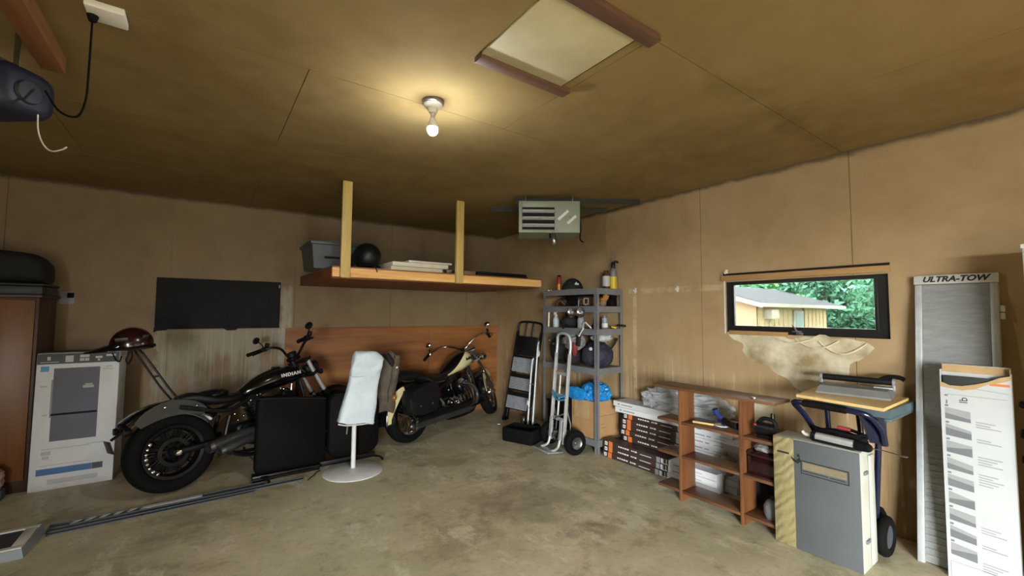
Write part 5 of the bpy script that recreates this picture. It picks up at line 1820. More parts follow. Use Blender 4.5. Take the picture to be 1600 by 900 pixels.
crumple((-0.195, 0.12, 0.125), (0.035, 0.16, 0.07), 55, 0.28, 2.4, 5).build('corner', 'tarp_blue', hh, 25)
hh = thing('black_crate', 'dark crate behind the hand truck on the lowest board', 'crate', (-0.24, -1.97, Z))
MB().b2((-0.17, -0.19, 0), (0.17, 0.20, 0.28), 0.01).build('body', 'satin_black', hh, 30)
MB().b2((-0.18, -0.20, 0.2805), (0.18, 0.21, 0.31), 0.008).build('rim', 'satin_black', hh, 30)

# ---------------------------------------------------------------- hand truck
HT = thing('hand_truck', 'aluminium hand truck with two fat black wheels before the steel shelf', 'hand truck', (-0.712, -2.255, 0.0), (0, R(5), R(-6)))
tp = 1.30
for s_ in (-1, 1):
    b = MB()
    y_ = s_ * 0.125
    b.box((0.02, y_, 0.58), (0.03, 0.032, 0.98), None, 0.006)
    b.box((0.001, y_, 0.58), (0.010, 0.012, 0.98), None, 0.002)
    b.build('rail', 'aluminium', HT, 30)
b = MB()
b.tube([(0.02, -0.125, 1.05), (0.02, -0.125, 1.18), (0.005, -0.10, 1.27), (-0.005, 0.0, 1.295), (0.005, 0.10, 1.27), (0.02, 0.125, 1.18), (0.02, 0.125, 1.05)], 0.0165, 12)
b.build('top_handle', 'aluminium_pale', HT)
for z_ in (0.84, 0.60, 0.34):
    MB().box((0.02, 0, z_), (0.022, 0.22, 0.035), None, 0.004).build('cross_bar', 'aluminium', HT, 30)
MB().cyl((0.02, 0.02, 0.36), (0.02, 0.02, 0.83), 0.012, None, 10).build('middle_bar', 'aluminium', HT)
b = MB()
for s_ in (-1, 1):
    b.tube([(0.03, s_ * 0.125, 0.46), (0.09, s_ * 0.13, 0.30), (0.085, s_ * 0.13, 0.135)], 0.010, 8, 1)
b.tube([(0.02, -0.12, 0.42), (-0.01, 0.0, 0.36), (0.02, 0.12, 0.30)], 0.008, 6, 1)
b.build('brace', 'steel', HT)
for s_ in (-1, 1):
    b = MB()
    b.box((-0.015, s_ * 0.095, 0.235), (0.008, 0.05, 0.22), None, 0.003)
    b.tube([(-0.015, s_ * 0.095, 0.13), (-0.03, s_ * 0.095, 0.06), (-0.07, s_ * 0.10, 0.03), (-0.12, s_ * 0.10, 0.022)], 0.014, 8)
    b.build('skid', 'aluminium_pale', HT, 40)
b = MB()
b.box((-0.10, 0, 0.014), (0.20, 0.30, 0.010), None, 0.003)
b.build('toe_plate', 'aluminium', HT, 30)
MB().cyl((0.085, -0.22, 0.135), (0.085, 0.22, 0.135), 0.012, None, 10).build('axle', 'steel', HT)
b = MB()
for s_ in (-1, 1):
    b.ring([(0.045, -0.03), (0.06, -0.03), (0.06, 0.03), (0.045, 0.03)], 18, Matrix.Translation((0.06, s_ * 0.05, 0.14)) @ Matrix.Rotation(R(90), 4, 'X'))
b.build('bracket_ring', 'steel', HT)
for s_ in (-1, 1):
    Mw = Matrix.Translation((0.085, s_ * 0.235, 0.135)) @ Matrix.Rotation(R(90), 4, 'X')
    b = MB()
    b.lathe([(0, -0.03), (0.055, -0.03), (0.065, -0.038), (0.068, -0.03), (0.068, 0.03), (0.065, 0.038), (0.055, 0.03), (0, 0.03)], 28, Mw)
    b.lathe([(0, -0.036), (0.022, -0.036), (0.022, 0.036), (0, 0.036)], 16, Mw)
    wh = b.build('wheel', 'steel', HT)
    b = MB()
    prof = []
    for j in range(14):
        a = 2 * math.pi * j / 14
        prof.append((0.099 + math.copysign(abs(math.cos(a)) ** 0.8, math.cos(a)) * 0.034, math.copysign(abs(math.sin(a)) ** 0.8, math.sin(a)) * 0.042))
    b.ring(prof, 40, Mw)
    b.build('tire', 'rubber', wh)
b = MB()
b.tube([(-0.002, -0.13, 0.62), (-0.014, -0.05, 0.585), (-0.014, 0.03, 0.60), (-0.002, 0.12, 0.635)], 0.012, 6)
b.tube([(-0.004, -0.12, 0.57), (-0.016, 0.0, 0.55), (-0.004, 0.12, 0.60)], 0.010, 6)
b.build('tie_strap', 'print_cyan', HT)

# folded luggage cart of two pale rails between ladder and hand truck
h = thing('folded_cart', 'folded pale metal luggage cart leaning between the step ladder and hand truck', 'cart', (-0.52, -1.55, 0.0), (R(-3), R(6), R(-8)))
for s_ in (-1, 1):
    b = MB()
    b.tube([(0.0, 0.06 * s_, 0.05), (0.0, 0.06 * s_, 0.55 + 0.28 * (s_ < 0) + 0.28), (0.02, 0.05 * s_, 0.9 + 0.1 * (s_ < 0) + 0.03)], 0.013, 10, 3)
    b.build('rail', 'aluminium_pale', h)
    b = MB()
    b.torus(0.05, 0.018, 24, 8, Matrix.Translation((0.03, 0.10 * s_, 0.068)) @ Matrix.Rotation(R(90), 4, 'X'))
    b.cyl((0.03, 0.085 * s_, 0.068), (0.03, 0.115 * s_, 0.068), 0.034, None, 16)
    b.build('wheel', 'rubber', h)
b = MB()
for z_ in (0.3, 0.6):
    b.cyl((0, -0.06, z_), (0, 0.06, z_), 0.008, None, 8)
b.build('cross_bar', 'steel', h)
MB().box((-0.012, 0.07, 0.36), (0.03, 0.03, 0.06), None, 0.005).build('latch', 'off_white', h, 30)
MB().sphere((0.02, -0.05, 1.0), 0.026, None, 2, (1, 0.8, 1.8)).build('grip', 'white_plastic', h)
b = MB()
b.box((-0.05, 0, 0.022), (0.10, 0.16, 0.012), None, 0.004)
b.build('base_plate', 'steel', h, 30)

# ---------------------------------------------------------------- step ladder
h = thing('step_ladder', 'folded black step ladder with three ribbed grey steps', 'ladder', (-0.37, -1.04, 0.0), (R(4), R(11), R(24)))
for s_ in (-1, 1):
    b = MB()
    b.box((0.0, 0.19 * s_, 0.64), (0.055, 0.022, 1.26), None, 0.004)
    b.build('rail', 'satin_black', h, 30)
    b = MB()
    b.box((0.055, 0.17 * s_, 0.58), (0.03, 0.02, 1.14), None, 0.004)
    b.build('rear_leg', 'satin_black', h, 30)
    MB().b2((-0.035, 0.19 * s_ - 0.018, 0.0), (0.035, 0.19 * s_ + 0.018, 0.05), 0.005).build('foot', 'rubber', h, 30)
for k, z_ in enumerate((0.27, 0.53, 0.79)):
    hz = (0.085, 0.08, 0.10)[k]
    st = MB().b2((-0.062, -0.165, z_ - hz), (-0.036, 0.165, z_ + hz), 0.006).build('step', 'step_grey', h, 30)
    b = MB()
    n_ = 9
    for q in range(n_):
        zz = z_ - hz + 0.016 + (2 * hz - 0.03) * q / (n_ - 1)
        b.b2((-0.068, -0.155, zz - 0.0035), (-0.0615, 0.155, zz + 0.0035))
    b.build('ribs', 'grey_plastic', st, 0)
    MB().b2((-0.03, -0.178, z_ - 0.10), (0.02, 0.178, z_ + 0.13), 0.003).build('step_bracket', 'satin_black', h, 30)
b = MB()
b.b2((-0.06, -0.17, 0.93), (-0.02, 0.17, 1.2), 0.02)
b.build('top_tray', 'satin_black', h, 40)
b = MB()
b.tube([(0.0, -0.19, 1.25), (0.0, -0.19, 1.36), (0.0, -0.13, 1.41), (0, 0.13, 1.41), (0, 0.19, 1.36), (0, 0.19, 1.25)], 0.016, 10, 4)
b.build('hand_rail', 'satin_black', h)
for y_ in (-0.05, 0.06):
    MB().box((-0.005, y_, 1.30), (0.012, 0.03, 0.20), None, 0.004).build('hinge_bar', 'steel', h, 30)
MB().sphere((-0.045, -0.14, 0.06), 0.05, None, 3, (0.8, 0.9, 1.2)).build('hinge_cap', 'steel', h)

# ---------------------------------------------------------------- black bin
h = thing('foam_bin', 'low open black bin with thick rim on the floor before the ladder', 'bin', (-0.79, -1.765, 0), (0, 0, R(-68)))
b = MB()
ho, wo, hgt, tt = 0.215, 0.15, 0.155, 0.042
def rr(hw, hd_, r, z_, n=5):
    o_ = []
    for cx, cy, a0 in ((hw - r, hd_ - r, 0), (-hw + r, hd_ - r, 90), (-hw + r, -hd_ + r, 180), (hw - r, -hd_ + r, 270)):
        for k in range(n):
            a = R(a0 + 90 * k / (n - 1))
            o_.append((cx + r * math.cos(a), cy + r * math.sin(a), z_))
    return o_
b.loft([rr(ho - 0.012, wo - 0.012, 0.03, 0), rr(ho - 0.004, wo - 0.004, 0.035, 0.01), rr(ho, wo, 0.035, hgt - 0.012), rr(ho - 0.008, wo - 0.008, 0.03, hgt), rr(ho - tt + 0.006, wo - tt + 0.006, 0.02, hgt), rr(ho - tt, wo - tt, 0.018, hgt - 0.01), rr(ho - tt - 0.006, wo - tt - 0.006, 0.018, 0.035)])
b.build('tub', 'rubber', h, 50)
tag(MB().box((-0.80, -2.06, 0.006), (0.05, 0.025, 0.011), (0, 0, R(30)), 0.004).build('white_scrap', 'print_white', None, 30), 'small white scrap on the floor beside the black bin', 'scrap')
tag(MB().box((-0.62, -0.995, 0.006), (0.045, 0.02, 0.011), (0, 0, R(-20)), 0.004).build('white_scrap', 'print_white', None, 30), 'small white scrap on the floor at the ladder foot', 'scrap')

# ---------------------------------------------------------------- flooring cartons
GRPF = 'brown flooring cartons in two stacks'
FL_, FD, FH = 1.25, 0.143, 0.0575
proto = thing('flooring_carton', 'x', 'carton', (0, 0, 0), (0, 0, 0), GRPF)     # base at the front end nearest the steel shelf; runs to -y
MB().b2((0.001, -FL_, 0.0005), (FD, 0, FH - 0.0008), 0.0015).build('body', 'carton_brown', proto, 0)
MB().b2((0.0, -FL_ - 0.001, 0.001), (FD + 0.001, -0.79, FH - 0.0004), 0.0015).build('white_end', 'carton_white', proto, 0)
Mf = frame((0.001, 0, 0), *FB)
flat([(0.075, 0.002, 0.125, FH - 0.002)], Mf).build('orange_band', 'print_orange', proto, 0)
flat([(0.66, 0.004, 0.70, FH - 0.004)], Mf).build('grey_label', 'print_grey', proto, 0)
flat([(0.71, 0.006, 0.725, FH - 0.006), (0.73, 0.006, 0.735, FH - 0.006), (0.765, 0.006, 0.77, FH - 0.006), (0.71, 0.006, 0.785, 0.011)], Mf).build('white_stripes', 'print_white', proto, 0)
rects = [(0.02, 0.010, 0.055, 0.046)]
xx = 0.20
random.seed(3)
for k in range(8):
    w = random.uniform(0.012, 0.03)
    rects.append((xx, 0.024, xx + w, 0.036))
    xx += w + (0.008 if k != 4 else 0.03)
rects += [(0.47, 0.022, 0.60, 0.027)]
flat(rects, Mf).build('white_print', 'print_white', proto, 0, 'stuff')
flat([(0.028, 0.018, 0.047, 0.036)], Mf, 0.0014).build('print_mark', 'print_grey', proto, 0)
flat([(0.84, 0.022, 0.93, 0.032), (0.95, 0.022, 0.99, 0.032), (1.03, 0.024, 1.12, 0.028)], frame((-0.001, 0, 0), *FB)).build('grey_print', 'print_grey', proto, 0)
lab_low = ['bottom brown flooring carton of the front stack, lying on the concrete', 'middle brown flooring carton of the low front stack', 'top brown flooring carton of the low front stack']
lab_up = ['rear-stack flooring carton on the floor, hidden behind the front stack', 'rear-stack flooring carton second from the floor', 'rear-stack flooring carton third from the floor',
          'lowest brown flooring carton showing above the front stack', 'second brown flooring carton above the front stack', 'third brown flooring carton above the front stack, middle of five', 'fourth brown flooring carton above the front stack', 'uppermost brown flooring carton, just under the white cartons']
first = True
for k in range(3):
    loc = (-0.412 + 0.004 * (k % 2), -2.685 - 0.006 * k, FH * k)
    if first:
        proto.location = loc
        proto['label'] = lab_low[0]
        first = False
    else:
        copy_thing(proto, loc, (0, 0, R(0.3 * k)), lab_low[k])
for k in range(8):
    copy_thing(proto, (-0.252 + 0.006 * ((k * 7) % 3 - 1), -2.79 - 0.012 * ((k * 5) % 4), FH * k), (0, 0, 0), lab_up[k])
GRPW = 'white cartons on the rear stack'
for k in range(2):
    c_ = thing('white_carton', ('white carton lying directly on the brown flooring cartons', 'topmost white carton, under the grey cover')[k], 'carton', (-0.272 + 0.012 * k, -2.74 + 0.035 * k, FH * 8 + 0.001 + 0.056 * k), (0, 0, R(-1.5 * k)), GRPW)
    MB().b2((0, -1.28, 0), (0.225, 0, 0.055), 0.002).build('body', 'carton_white', c_, 0)
    flat([(0.06, 0.018, 0.09, 0.034), (0.11, 0.02, 0.26, 0.03), (0.75, 0.02, 0.9, 0.032), (0.95, 0.02, 1.0, 0.032)], frame((0, 0, 0), *FB)).build('print', 'print_grey', c_, 0)
h = thing('dust_cover', 'crumpled silver-grey fabric cover heaped on the white cartons', 'cover', (-0.165, -3.5, FH * 8 + 0.114))
crumple((0.0, 0.12, 0.08), (0.125, 0.32, 0.14), 61, 0.5, 1.15, 6, 0.0, an=(1.3, 0.7, 1.8)).build('fold', 'cloth_grey', h, 40)
crumple((0.0, -0.18, 0.075), (0.13, 0.27, 0.12), 64, 0.5, 1.2, 6, 0.0, an=(1.2, 0.75, 1.7)).build('fold', 'cloth_grey', h, 40)
crumple((-0.02, 0.02, 0.115), (0.10, 0.26, 0.075), 66, 0.5, 1.2, 6, an=(1.4, 0.7, 1.8)).build('fold', 'cloth_grey', h, 40)

# ---------------------------------------------------------------- bookcase
BX0, BX1 = -0.735, -0.535
h = thing('open_bookcase', 'low reddish-brown wooden bookcase without a back, three shelves', 'bookcase', ((BX0 + BX1) / 2, -4.07, 0))
ox, oy = (BX0 + BX1) / 2, -4.07
hd_ = (BX1 - BX0) / 2
for y_ in (-3.826, -4.32):
    MB().b2((-hd_, y_ - oy - 0.011, 0.0), (hd_, y_ - oy + 0.011, 0.889), 0.003).build('upright', 'bookcase_post', h, 30)
MB().b2((-hd_ - 0.004, -4.56 - oy, 0.8895), (hd_ + 0.05, -3.565 - oy, 0.912), 0.004).build('top_board', 'bookcase_wood', h, 30)
for z_ in (0.637, 0.366, 0.085):
    for y0, y1 in ((-3.61, -3.8145), (-3.8375, -4.3085), (-4.3315, -4.549)):
        MB().b2((-hd_ + 0.003, y1 - oy, z_ - 0.022), (hd_ - 0.003, y0 - oy, z_), 0.003).build('shelf_board', 'bookcase_wood', h, 30)
b = MB()
b.b2((-hd_ + 0.02, -4.56 - oy, 0.03), (-hd_ + 0.03, -3.62 - oy, 0.06))
tag(MB().box((-0.70, -4.40, 0.9185), (0.035, 0.03, 0.011), (0, 0, 0.4), 0.002).build('metal_scrap', 'chrome', None, 30), 'small shiny scrap on top of the bookcase', 'scrap')
h = thing('angle_grinder', 'blue and black angle grinder on the upper bookcase shelf', 'grinder', (-0.63, -4.17, 0.6375), (0, 0, R(60)))
b = MB()
b.tube([(-0.13, 0, 0.05), (-0.05, 0, 0.045), (0.03, 0, 0.05)], [0.026, 0.024, 0.032], 12)
b.build('body', 'satin_black', h)
MB().cyl((0.03, 0, 0.045), (0.085, 0, 0.05), 0.033, 0.028, 16).build('gear_head', 'tool_blue', h)
MB().tube([(0.05, 0.0, 0.06), (0.05, 0.05, 0.10), (0.05, 0.07, 0.14)], [0.018, 0.02, 0.022], 10).build('side_handle', 'tool_blue', h)
MB().lathe([(0, 0), (0.055, 0), (0.055, 0.006), (0, 0.006)], 24, Matrix.Translation((0.075, 0, 0.004))).build('disc', 'print_white', h)
tag(MB().box((-0.655, -3.985, 0.646), (0.018, 0.16, 0.015), (0, 0, R(14)), 0.003).build('wood_stick', 'birch_ply', None, 30), 'pale wooden stick beside the blue grinder on the bookcase', 'stick')
h = thing('bench_grinder', 'black rounded power tool on the bookcase shelf by the grey flat case', 'power tool', (-0.62, -4.475, 0.6375))
b = MB()
b.cyl((-0.02, 0.075, 0.06), (-0.02, -0.05, 0.06), 0.05, 0.046, 20)
b.box((0.0, 0.01, 0.012), (0.12, 0.12, 0.024), None, 0.005)
b.build('motor', 'satin_black', h)
b = MB()
b.tube([(-0.02, 0.07, 0.10), (-0.02, 0.03, 0.135), (-0.02, -0.03, 0.13), (-0.02, -0.05, 0.10)], 0.014, 8)
b.cyl((0.0, -0.02, 0.13), (0.0, -0.02, 0.175), 0.016, 0.012, 10)
b.build('handle', 'satin_black', h)
MB().cyl((-0.02, 0.0755, 0.06), (-0.02, 0.082, 0.06), 0.036, None, 18).build('end_cap', 'grey_mid', h)
MB().sphere((-0.06, 0.075, 0.09), 0.011, None, 2).build('switch', 'red_cloth', h)
h = thing('red_toolbox', 'dark red box on the middle bookcase shelf beside the grey flat case', 'toolbox', (-0.62, -4.445, 0.3665))
MB().b2((-0.07, -0.095, 0), (0.08, 0.10, 0.13), 0.006).build('base', 'red_paint', h, 30)
MB().b2((-0.073, -0.098, 0.1305), (0.083, 0.103, 0.165), 0.010).build('lid', 'red_paint', h, 30)
b = crumple((0, 0, 0.195), (0.07, 0.075, 0.035), 71, 0.25, 1.8, 4, 0.166)
b.build('rag', 'grey_cloth', h, 60)
h = thing('grey_jug', 'round grey jug on the lowest bookcase shelf', 'jug', (-0.63, -4.49, 0.0855))
MB().lathe([(0, 0), (0.05, 0), (0.062, 0.03), (0.062, 0.08), (0.045, 0.115), (0.02, 0.13), (0, 0.13)], 22).build('body', 'grey_mid', h)
MB().lathe([(0, 0.1305), (0.018, 0.1305), (0.018, 0.15), (0, 0.15)], 14).build('cap', 'satin_black', h)
h = thing('black_tool_bag', 'black bag on the floor behind the open bookcase', 'bag', (-0.36, -4.285, 0.0))
crumple((0, 0, 0.16), (0.14, 0.16, 0.20), 73, 0.12, 1.5, 4, 0.0).build('body', 'black_fabric', h, 60)
MB().tube([(-0.02, -0.12, 0.30), (-0.04, -0.05, 0.40), (-0.04, 0.05, 0.40), (-0.02, 0.12, 0.30)], 0.012, 6).build('handle', 'black_fabric', h)
h = thing('grey_sack', 'small grey sack at the end of the carton stack behind the bookcase', 'sack', (-0.33, -4.0, 0.1735))
crumple((0, 0.0, 0.08), (0.05, 0.075, 0.09), 75, 0.15, 1.6, 4, 0.0).build('body', 'grey_cloth', h, 60)
MB().tube([(0.0, 0.01, 0.155), (0.01, 0.02, 0.185)], [0.012, 0.02], 8, 1).build('neck', 'grey_cloth', h)

# ---------------------------------------------------------------- grey flat case with yellow film
h = thing('grey_flat_case', 'upright grey flat case with crinkled yellow film along one side', 'case', (-0.64, -4.792, 0.0))
W2 = 0.24
MB().b2((-0.104, -W2, 0.0), (0.10, W2, 0.70), 0.004).build('body', 'case_rim', h, 30)
MB().b2((-0.112, -W2 + 0.002, 0.002), (-0.1045, W2 - 0.126, 0.697), 0.002).build('front_panel', 'case_grey', h, 30)
MB().b2((-0.113, W2 - 0.125, 0.002), (-0.1045, W2, 0.699), 0.002).build('yellow_film', 'yellow_film', h, 30)
Mc = frame((-0.112, 0.0, 0.0), *FB)
Mt = Mc @ Matrix.Translation((0.055, 0.533, 0))
flat([(-0.13, -0.042, 0.13, 0.042)], Mt).build('label_border', 'print_black', h, 0)
flat([(-0.124, -0.036, 0.124, 0.036)], Mt, 0.0014).build('label_face', 'case_grey', h, 0)
flat([(-0.118, -0.012, 0.118, 0.032)], Mt, 0.0018).build('label_field', 'label_tan', h, 0)
flat([(-0.11, 0.012, -0.07, 0.018), (-0.105, -0.002, -0.06, 0.003), (-0.035, 0.002, -0.005, 0.01), (0.0, 0.012, 0.03, 0.018), (0.085, 0.0, 0.11, 0.012), (-0.06, 0.012, -0.045, 0.026)], Mt, 0.0024).build('label_print', 'tan_block', h, 0)['kind'] = 'stuff'
flat([(-0.12, -0.026, 0.02, -0.019), (0.03, -0.027, 0.11, -0.021)], Mt, 0.0024).build('label_print', 'print_dark', h, 0)
Ml = frame((-0.1132, 0, 0), *FB) @ Matrix.Translation((-0.135, 0.585, 0)) @ Matrix.Scale(1.45, 4, (1, 0, 0)) @ Matrix.Scale(1.45, 4, (0, 1, 0))
b = flat([(-0.055, 0.006, -0.005, 0.014)], Ml)
b.prism([(0.0, 0.0), (0.012, -0.02), (0.03, -0.026), (0.044, -0.012), (0.036, 0.004), (0.03, -0.006), (0.022, -0.012), (0.012, -0.006)], 0.0008, Ml)
b.prism([(0.026, 0.006), (0.04, 0.004), (0.034, 0.02)], 0.0008, Ml)
b.build('emblem', 'print_black', h, 0)
MB().b2((0.02, -W2 - 0.012, 0.02), (0.098, -W2 - 0.0005, 0.665), 0.004).build('edge_flange', 'case_rim', h, 30)
for z_ in (0.16, 0.56):
    MB().b2((-0.06, -W2 - 0.010, z_), (0.0, -W2 - 0.0005, z_ + 0.02), 0.003).build('catch', 'grey_mid', h, 30)

# air pump, its hose and wire hook, lying on the case
h = thing('hand_pump', 'chrome and black hand pump lying on the grey flat case', 'pump', (-0.69, -4.885, 0.702), (0, 0, R(-96.5)))
MB().cyl((-0.10, 0, 0.030), (0.115, 0, 0.030), 0.027, None, 20).build('barrel', 'aluminium', h)
b = MB()
b.cyl((-0.125, 0, 0.030), (-0.098, 0, 0.030), 0.030, None, 18)
b.build('end_cap', 'satin_black', h)
MB().b2((-0.12, -0.03, 0.0), (0.12, 0.03, 0.018), 0.008).build('cradle', 'satin_black', h, 30)
b = MB()
b.cyl((0.115, 0, 0.03), (0.17, 0, 0.03), 0.031, 0.027, 18)
b.sphere((0.175, 0, 0.03), 0.027, None, 2)
b.build('grip', 'rubber', h)
MB().tube([(-0.125, 0, 0.03), (-0.17, 0.0, 0.028), (-0.185, 0.0, 0.045)], [0.014, 0.011, 0.008], 10).build('nozzle', 'white_plastic', h)
b = MB()
b.tube([(0.195, 0, 0.03), (0.24, 0.004, 0.033), (0.29, 0.008, 0.030), (0.335, 0.014, 0.022), (0.35, 0.03, 0.022), (0.33, 0.04, 0.022)], 0.0035, 6)
b.build('wire_hook', 'steel', h)
h = thing('air_hose', 'coiled black rubber hose on the grey flat case behind the pump', 'hose', (-0.598, -4.885, 0.7005), (0, 0, 0))
b = MB()
pts = []
for k in range(61):
    a = 2 * math.pi * k / 15
    pts.append((0.042 * math.cos(a) + 0.004 * math.sin(k * 1.3), 0.14 * math.sin(a), 0.014 + 0.016 * (k / 15) + 0.006 * math.sin(a * 2 + k)))
b.tube(pts, 0.011, 8, 2)
b.build('coil', 'rubber', h)
MB().cyl((0.04, -0.05, 0.085), (0.03, 0.02, 0.09), 0.013, None, 10).build('fitting', 'red_cloth', h)

# ---------------------------------------------------------------- folding work table
h = thing('work_table', 'folding work table with blue tube legs behind the grey flat case', 'table', (-0.36, -4.92, 0.0))
def L(p):
    return (p[0] + 0.36, p[1] + 4.92, p[2])
b = MB()
b.loft([[L((-0.60, -4.88, z_)), L((-0.62, -5.15, z_)), L((-0.08, -5.155, z_)), L((-0.06, -4.66, z_)), L((-0.50, -4.70, z_))] for z_ in (0.905, 0.955)])
b.build('table_top', 'table_teal', h, 30)
MB().b2(L((-0.62, -5.152, 0.885)), L((-0.10, -5.12, 0.904)), 0.006).build('edge_rib', 'table_teal', h, 30)
b = MB()
b.tube([L((-0.47, -4.70, 0.72)), L((-0.52, -4.665, 0.82)), L((-0.60, -4.635, 0.90)), L((-0.635, -4.65, 0.926)), L((-0.64, -4.74, 0.926)), L((-0.64, -4.88, 0.923)), L((-0.64, -4.98, 0.920)), L((-0.615, -5.05, 0.90)), L((-0.545, -5.085, 0.82)), L((-0.50, -5.09, 0.72))], 0.018, 10, 6)
b.build('handle_loop', 'tube_blue', h)
MB().tube([L((-0.641, -4.70, 0.926)), L((-0.641, -4.82, 0.925)), L((-0.641, -4.94, 0.922))], 0.023, 12, 2).build('foam_grip', 'rubber', h)
b = MB()
b.loft([[L((-0.60, -5.00, 0.90)), L((-0.50, -5.09, 0.90)), L((-0.46, -5.09, 0.90)), L((-0.55, -4.97, 0.90))], [L((-0.52, -5.02, 0.72)), L((-0.48, -5.09, 0.72)), L((-0.45, -5.09, 0.72)), L((-0.47, -5.0, 0.72))]])
b.build('side_plate', 'tube_blue', h, 30)
for k, (p0, p1) in enumerate((((-0.47, -4.70, 0.72), (-0.42, -4.72, 0.018)), ((-0.47, -5.05, 0.72), (-0.40, -5.0, 0.14)), ((-0.30, -4.72, 0.90), (-0.26, -4.74, 0.018)), ((-0.30, -4.90, 0.90), (-0.30, -4.96, 0.14)))):
    MB().cyl(L(p0), L(p1), 0.017, None, 12).build('leg', 'tube_blue', h)
b = MB()
b.cyl(L((-0.42, -4.72, 0.10)), L((-0.26, -4.74, 0.10)), 0.012, None, 8)
b.cyl(L((-0.41, -5.01, 0.30)), L((-0.30, -4.95, 0.30)), 0.012, None, 8)
b.build('stretcher', 'satin_black', h)
for x_, yw_ in ((-0.385, -5.045), (-0.25, -4.97)):
    Mw = Matrix.Translation(L((x_, yw_, 0.1255))) @ Matrix.Rotation(R(90), 4, 'X')
    b = MB()
    b.torus(0.095, 0.03, 32, 10, Mw)
    w_ = b.build('wheel', 'rubber', h)
    MB().lathe([(0, -0.02), (0.068, -0.02), (0.068, 0.02), (0, 0.02)], 24, Mw).build('hub', 'grey_plastic', w_)
tag(MB().loft([[(-0.63, -4.655, z_), (-0.70, -5.14, z_), (-0.13, -5.13, z_), (-0.085, -4.60, z_)] for z_ in (0.958, 0.976)]).build('plywood_board', 'birch_ply', None, 30),
    'pale plywood board lying on the folding work table', 'board')
h = thing('flooring_cutter', 'grey flooring cutter with black bar on the pale plywood board', 'cutter', (-0.30, -4.885, 0.9765), (0, 0, R(8)))
b = MB()
b.loft([[(-0.11, -0.20, 0), (0.13, -0.20, 0), (0.13, 0.20, 0), (-0.11, 0.20, 0)], [(-0.11, -0.20, 0.012), (0.13, -0.20, 0.02), (0.13, 0.20, 0.02), (-0.11, 0.20, 0.012)], [(-0.06, -0.185, 0.05), (0.11, -0.185, 0.055), (0.11, 0.185, 0.055), (-0.06, 0.185, 0.05)]])
b.build('base', 'cutter_grey', h, 20)
MB().b2((0.02, -0.20, 0.056), (0.115, -0.10, 0.064), 0.003).build('clear_guard', 'aluminium_pale', h, 30)
MB().cyl((0.09, -0.19, 0.095), (0.09, 0.19, 0.095), 0.022, None, 16).build('blade_bar', 'satin_black', h)
for y_ in (-0.20, 0.20):
    b = MB()
    b.ring([(0.012, -0.008), (0.026, -0.008), (0.026, 0.008), (0.012, 0.008)], 20, Matrix.Translation((0.09, y_, 0.095)) @ Matrix.Rotation(R(90), 4, 'X'))
    b.b2((0.072, y_ - 0.008, 0.04), (0.108, y_ + 0.008, 0.082), 0.003)
    b.build('lug', 'cutter_grey', h)
b = MB()
b.tube([(0.09, -0.12, 0.10), (0.12, -0.17, 0.125), (0.15, -0.22, 0.125), (0.155, -0.25, 0.11)], 0.015, 8)
b.build('lever', 'rubber', h)

# ---------------------------------------------------------------- aluminium ramp
h = thing('loading_ramp', 'tall aluminium loading ramp with grey ribbed deck leaning on the wall', 'ramp', (-0.286, -5.3585, 0.0), (0, R(7.55), 0))
RW, RL = 0.188, 1.80
for s_ in (-1, 1):
    b = MB()
    b.b2((0, s_ * RW, 0), (0.055, s_ * (RW - 0.034), 1.74), 0.003)
    b.build('side_rail', 'aluminium_pale', h, 30)
b = MB()
b.b2((0.014, -RW + 0.035, 0.01), (0.020, RW - 0.035, 1.74))
deck = b.build('deck', 'ramp_deck', h, 0)
for k in range(44):
    z_ = 0.04 + k * 0.0385
    MB().b2((0.0075, -RW + 0.036, z_), (0.0138, RW - 0.036, z_ + 0.016), 0.0).build('tread_rib', 'ramp_deck', deck, 0)
pl = MB().b2((-0.006, -RW - 0.004, 1.742), (0.012, RW + 0.004, RL), 0.003).build('end_plate', 'off_white', h, 30)
text('ULTRA-TOW', 0.05, 'print_black', pl, frame((-0.0064, 0.0, 1.772), *FB), 'lettering', 1.02, 0.28, 'CENTER', 0.0006, 0.0022)
for z_ in (1.52, 1.565):
    MB().b2((0.012, -RW - 0.022, z_), (0.04, -RW - 0.0005, z_ + 0.036), 0.003).build('hinge_tab', 'off_white', h, 30)

# long instruction carton
h = thing('instruction_carton', 'tall white carton with printed instructions and a torn open top', 'carton', (-0.355, -5.462, 0.0), (0, R(0.9), 0))
W2, TK = 0.142, 0.05
b = MB()
b.b2((0.0, -W2, 0), (0.003, W2, 0.3))
yv = [(-W2, 1.19), (-0.10, 1.175), (-0.05, 1.145), (0.0, 1.125), (0.05, 1.11), (0.10, 1.108), (W2, 1.128)]
poly = [(W2 * -1, 0), (W2, 0)] + [(-y_, z_) for y_, z_ in yv]
MBx = frame((0.0, 0, 0), *FB)
b = MB()
b.prism([(-W2, 0.0)] + [(W2, 0.0)] + [(-y_, z_) for y_, z_ in yv], 0.003, frame((0.003, 0, 0), *FB))
b.b2((0.003, -W2, 0), (TK, -W2 + 0.003, 1.20))
b.b2((0.003, W2 - 0.003, 0), (TK, W2, 1.20))
b.b2((TK - 0.003, -W2 + 0.003, 0), (TK, W2 - 0.003, 1.232))
body = b.build('carton', 'carton_pale', h, 20)
b = MB()
top = [(-y_, z_ + 0.001) for y_, z_ in yv]
low = [(-y_, z_ - 0.022 - 0.008 * math.sin(i * 2.3)) for i, (y_, z_) in enumerate(yv)]
b.prism(top + low[::-1], 0.0014, frame((-0.0003, 0, 0), *FB))
b.build('torn_edge', 'kraft', h, 30)
b = MB()
b.b2((TK - 0.006, -W2 + 0.004, 1.185), (TK - 0.0032, W2 - 0.004, 1.229))
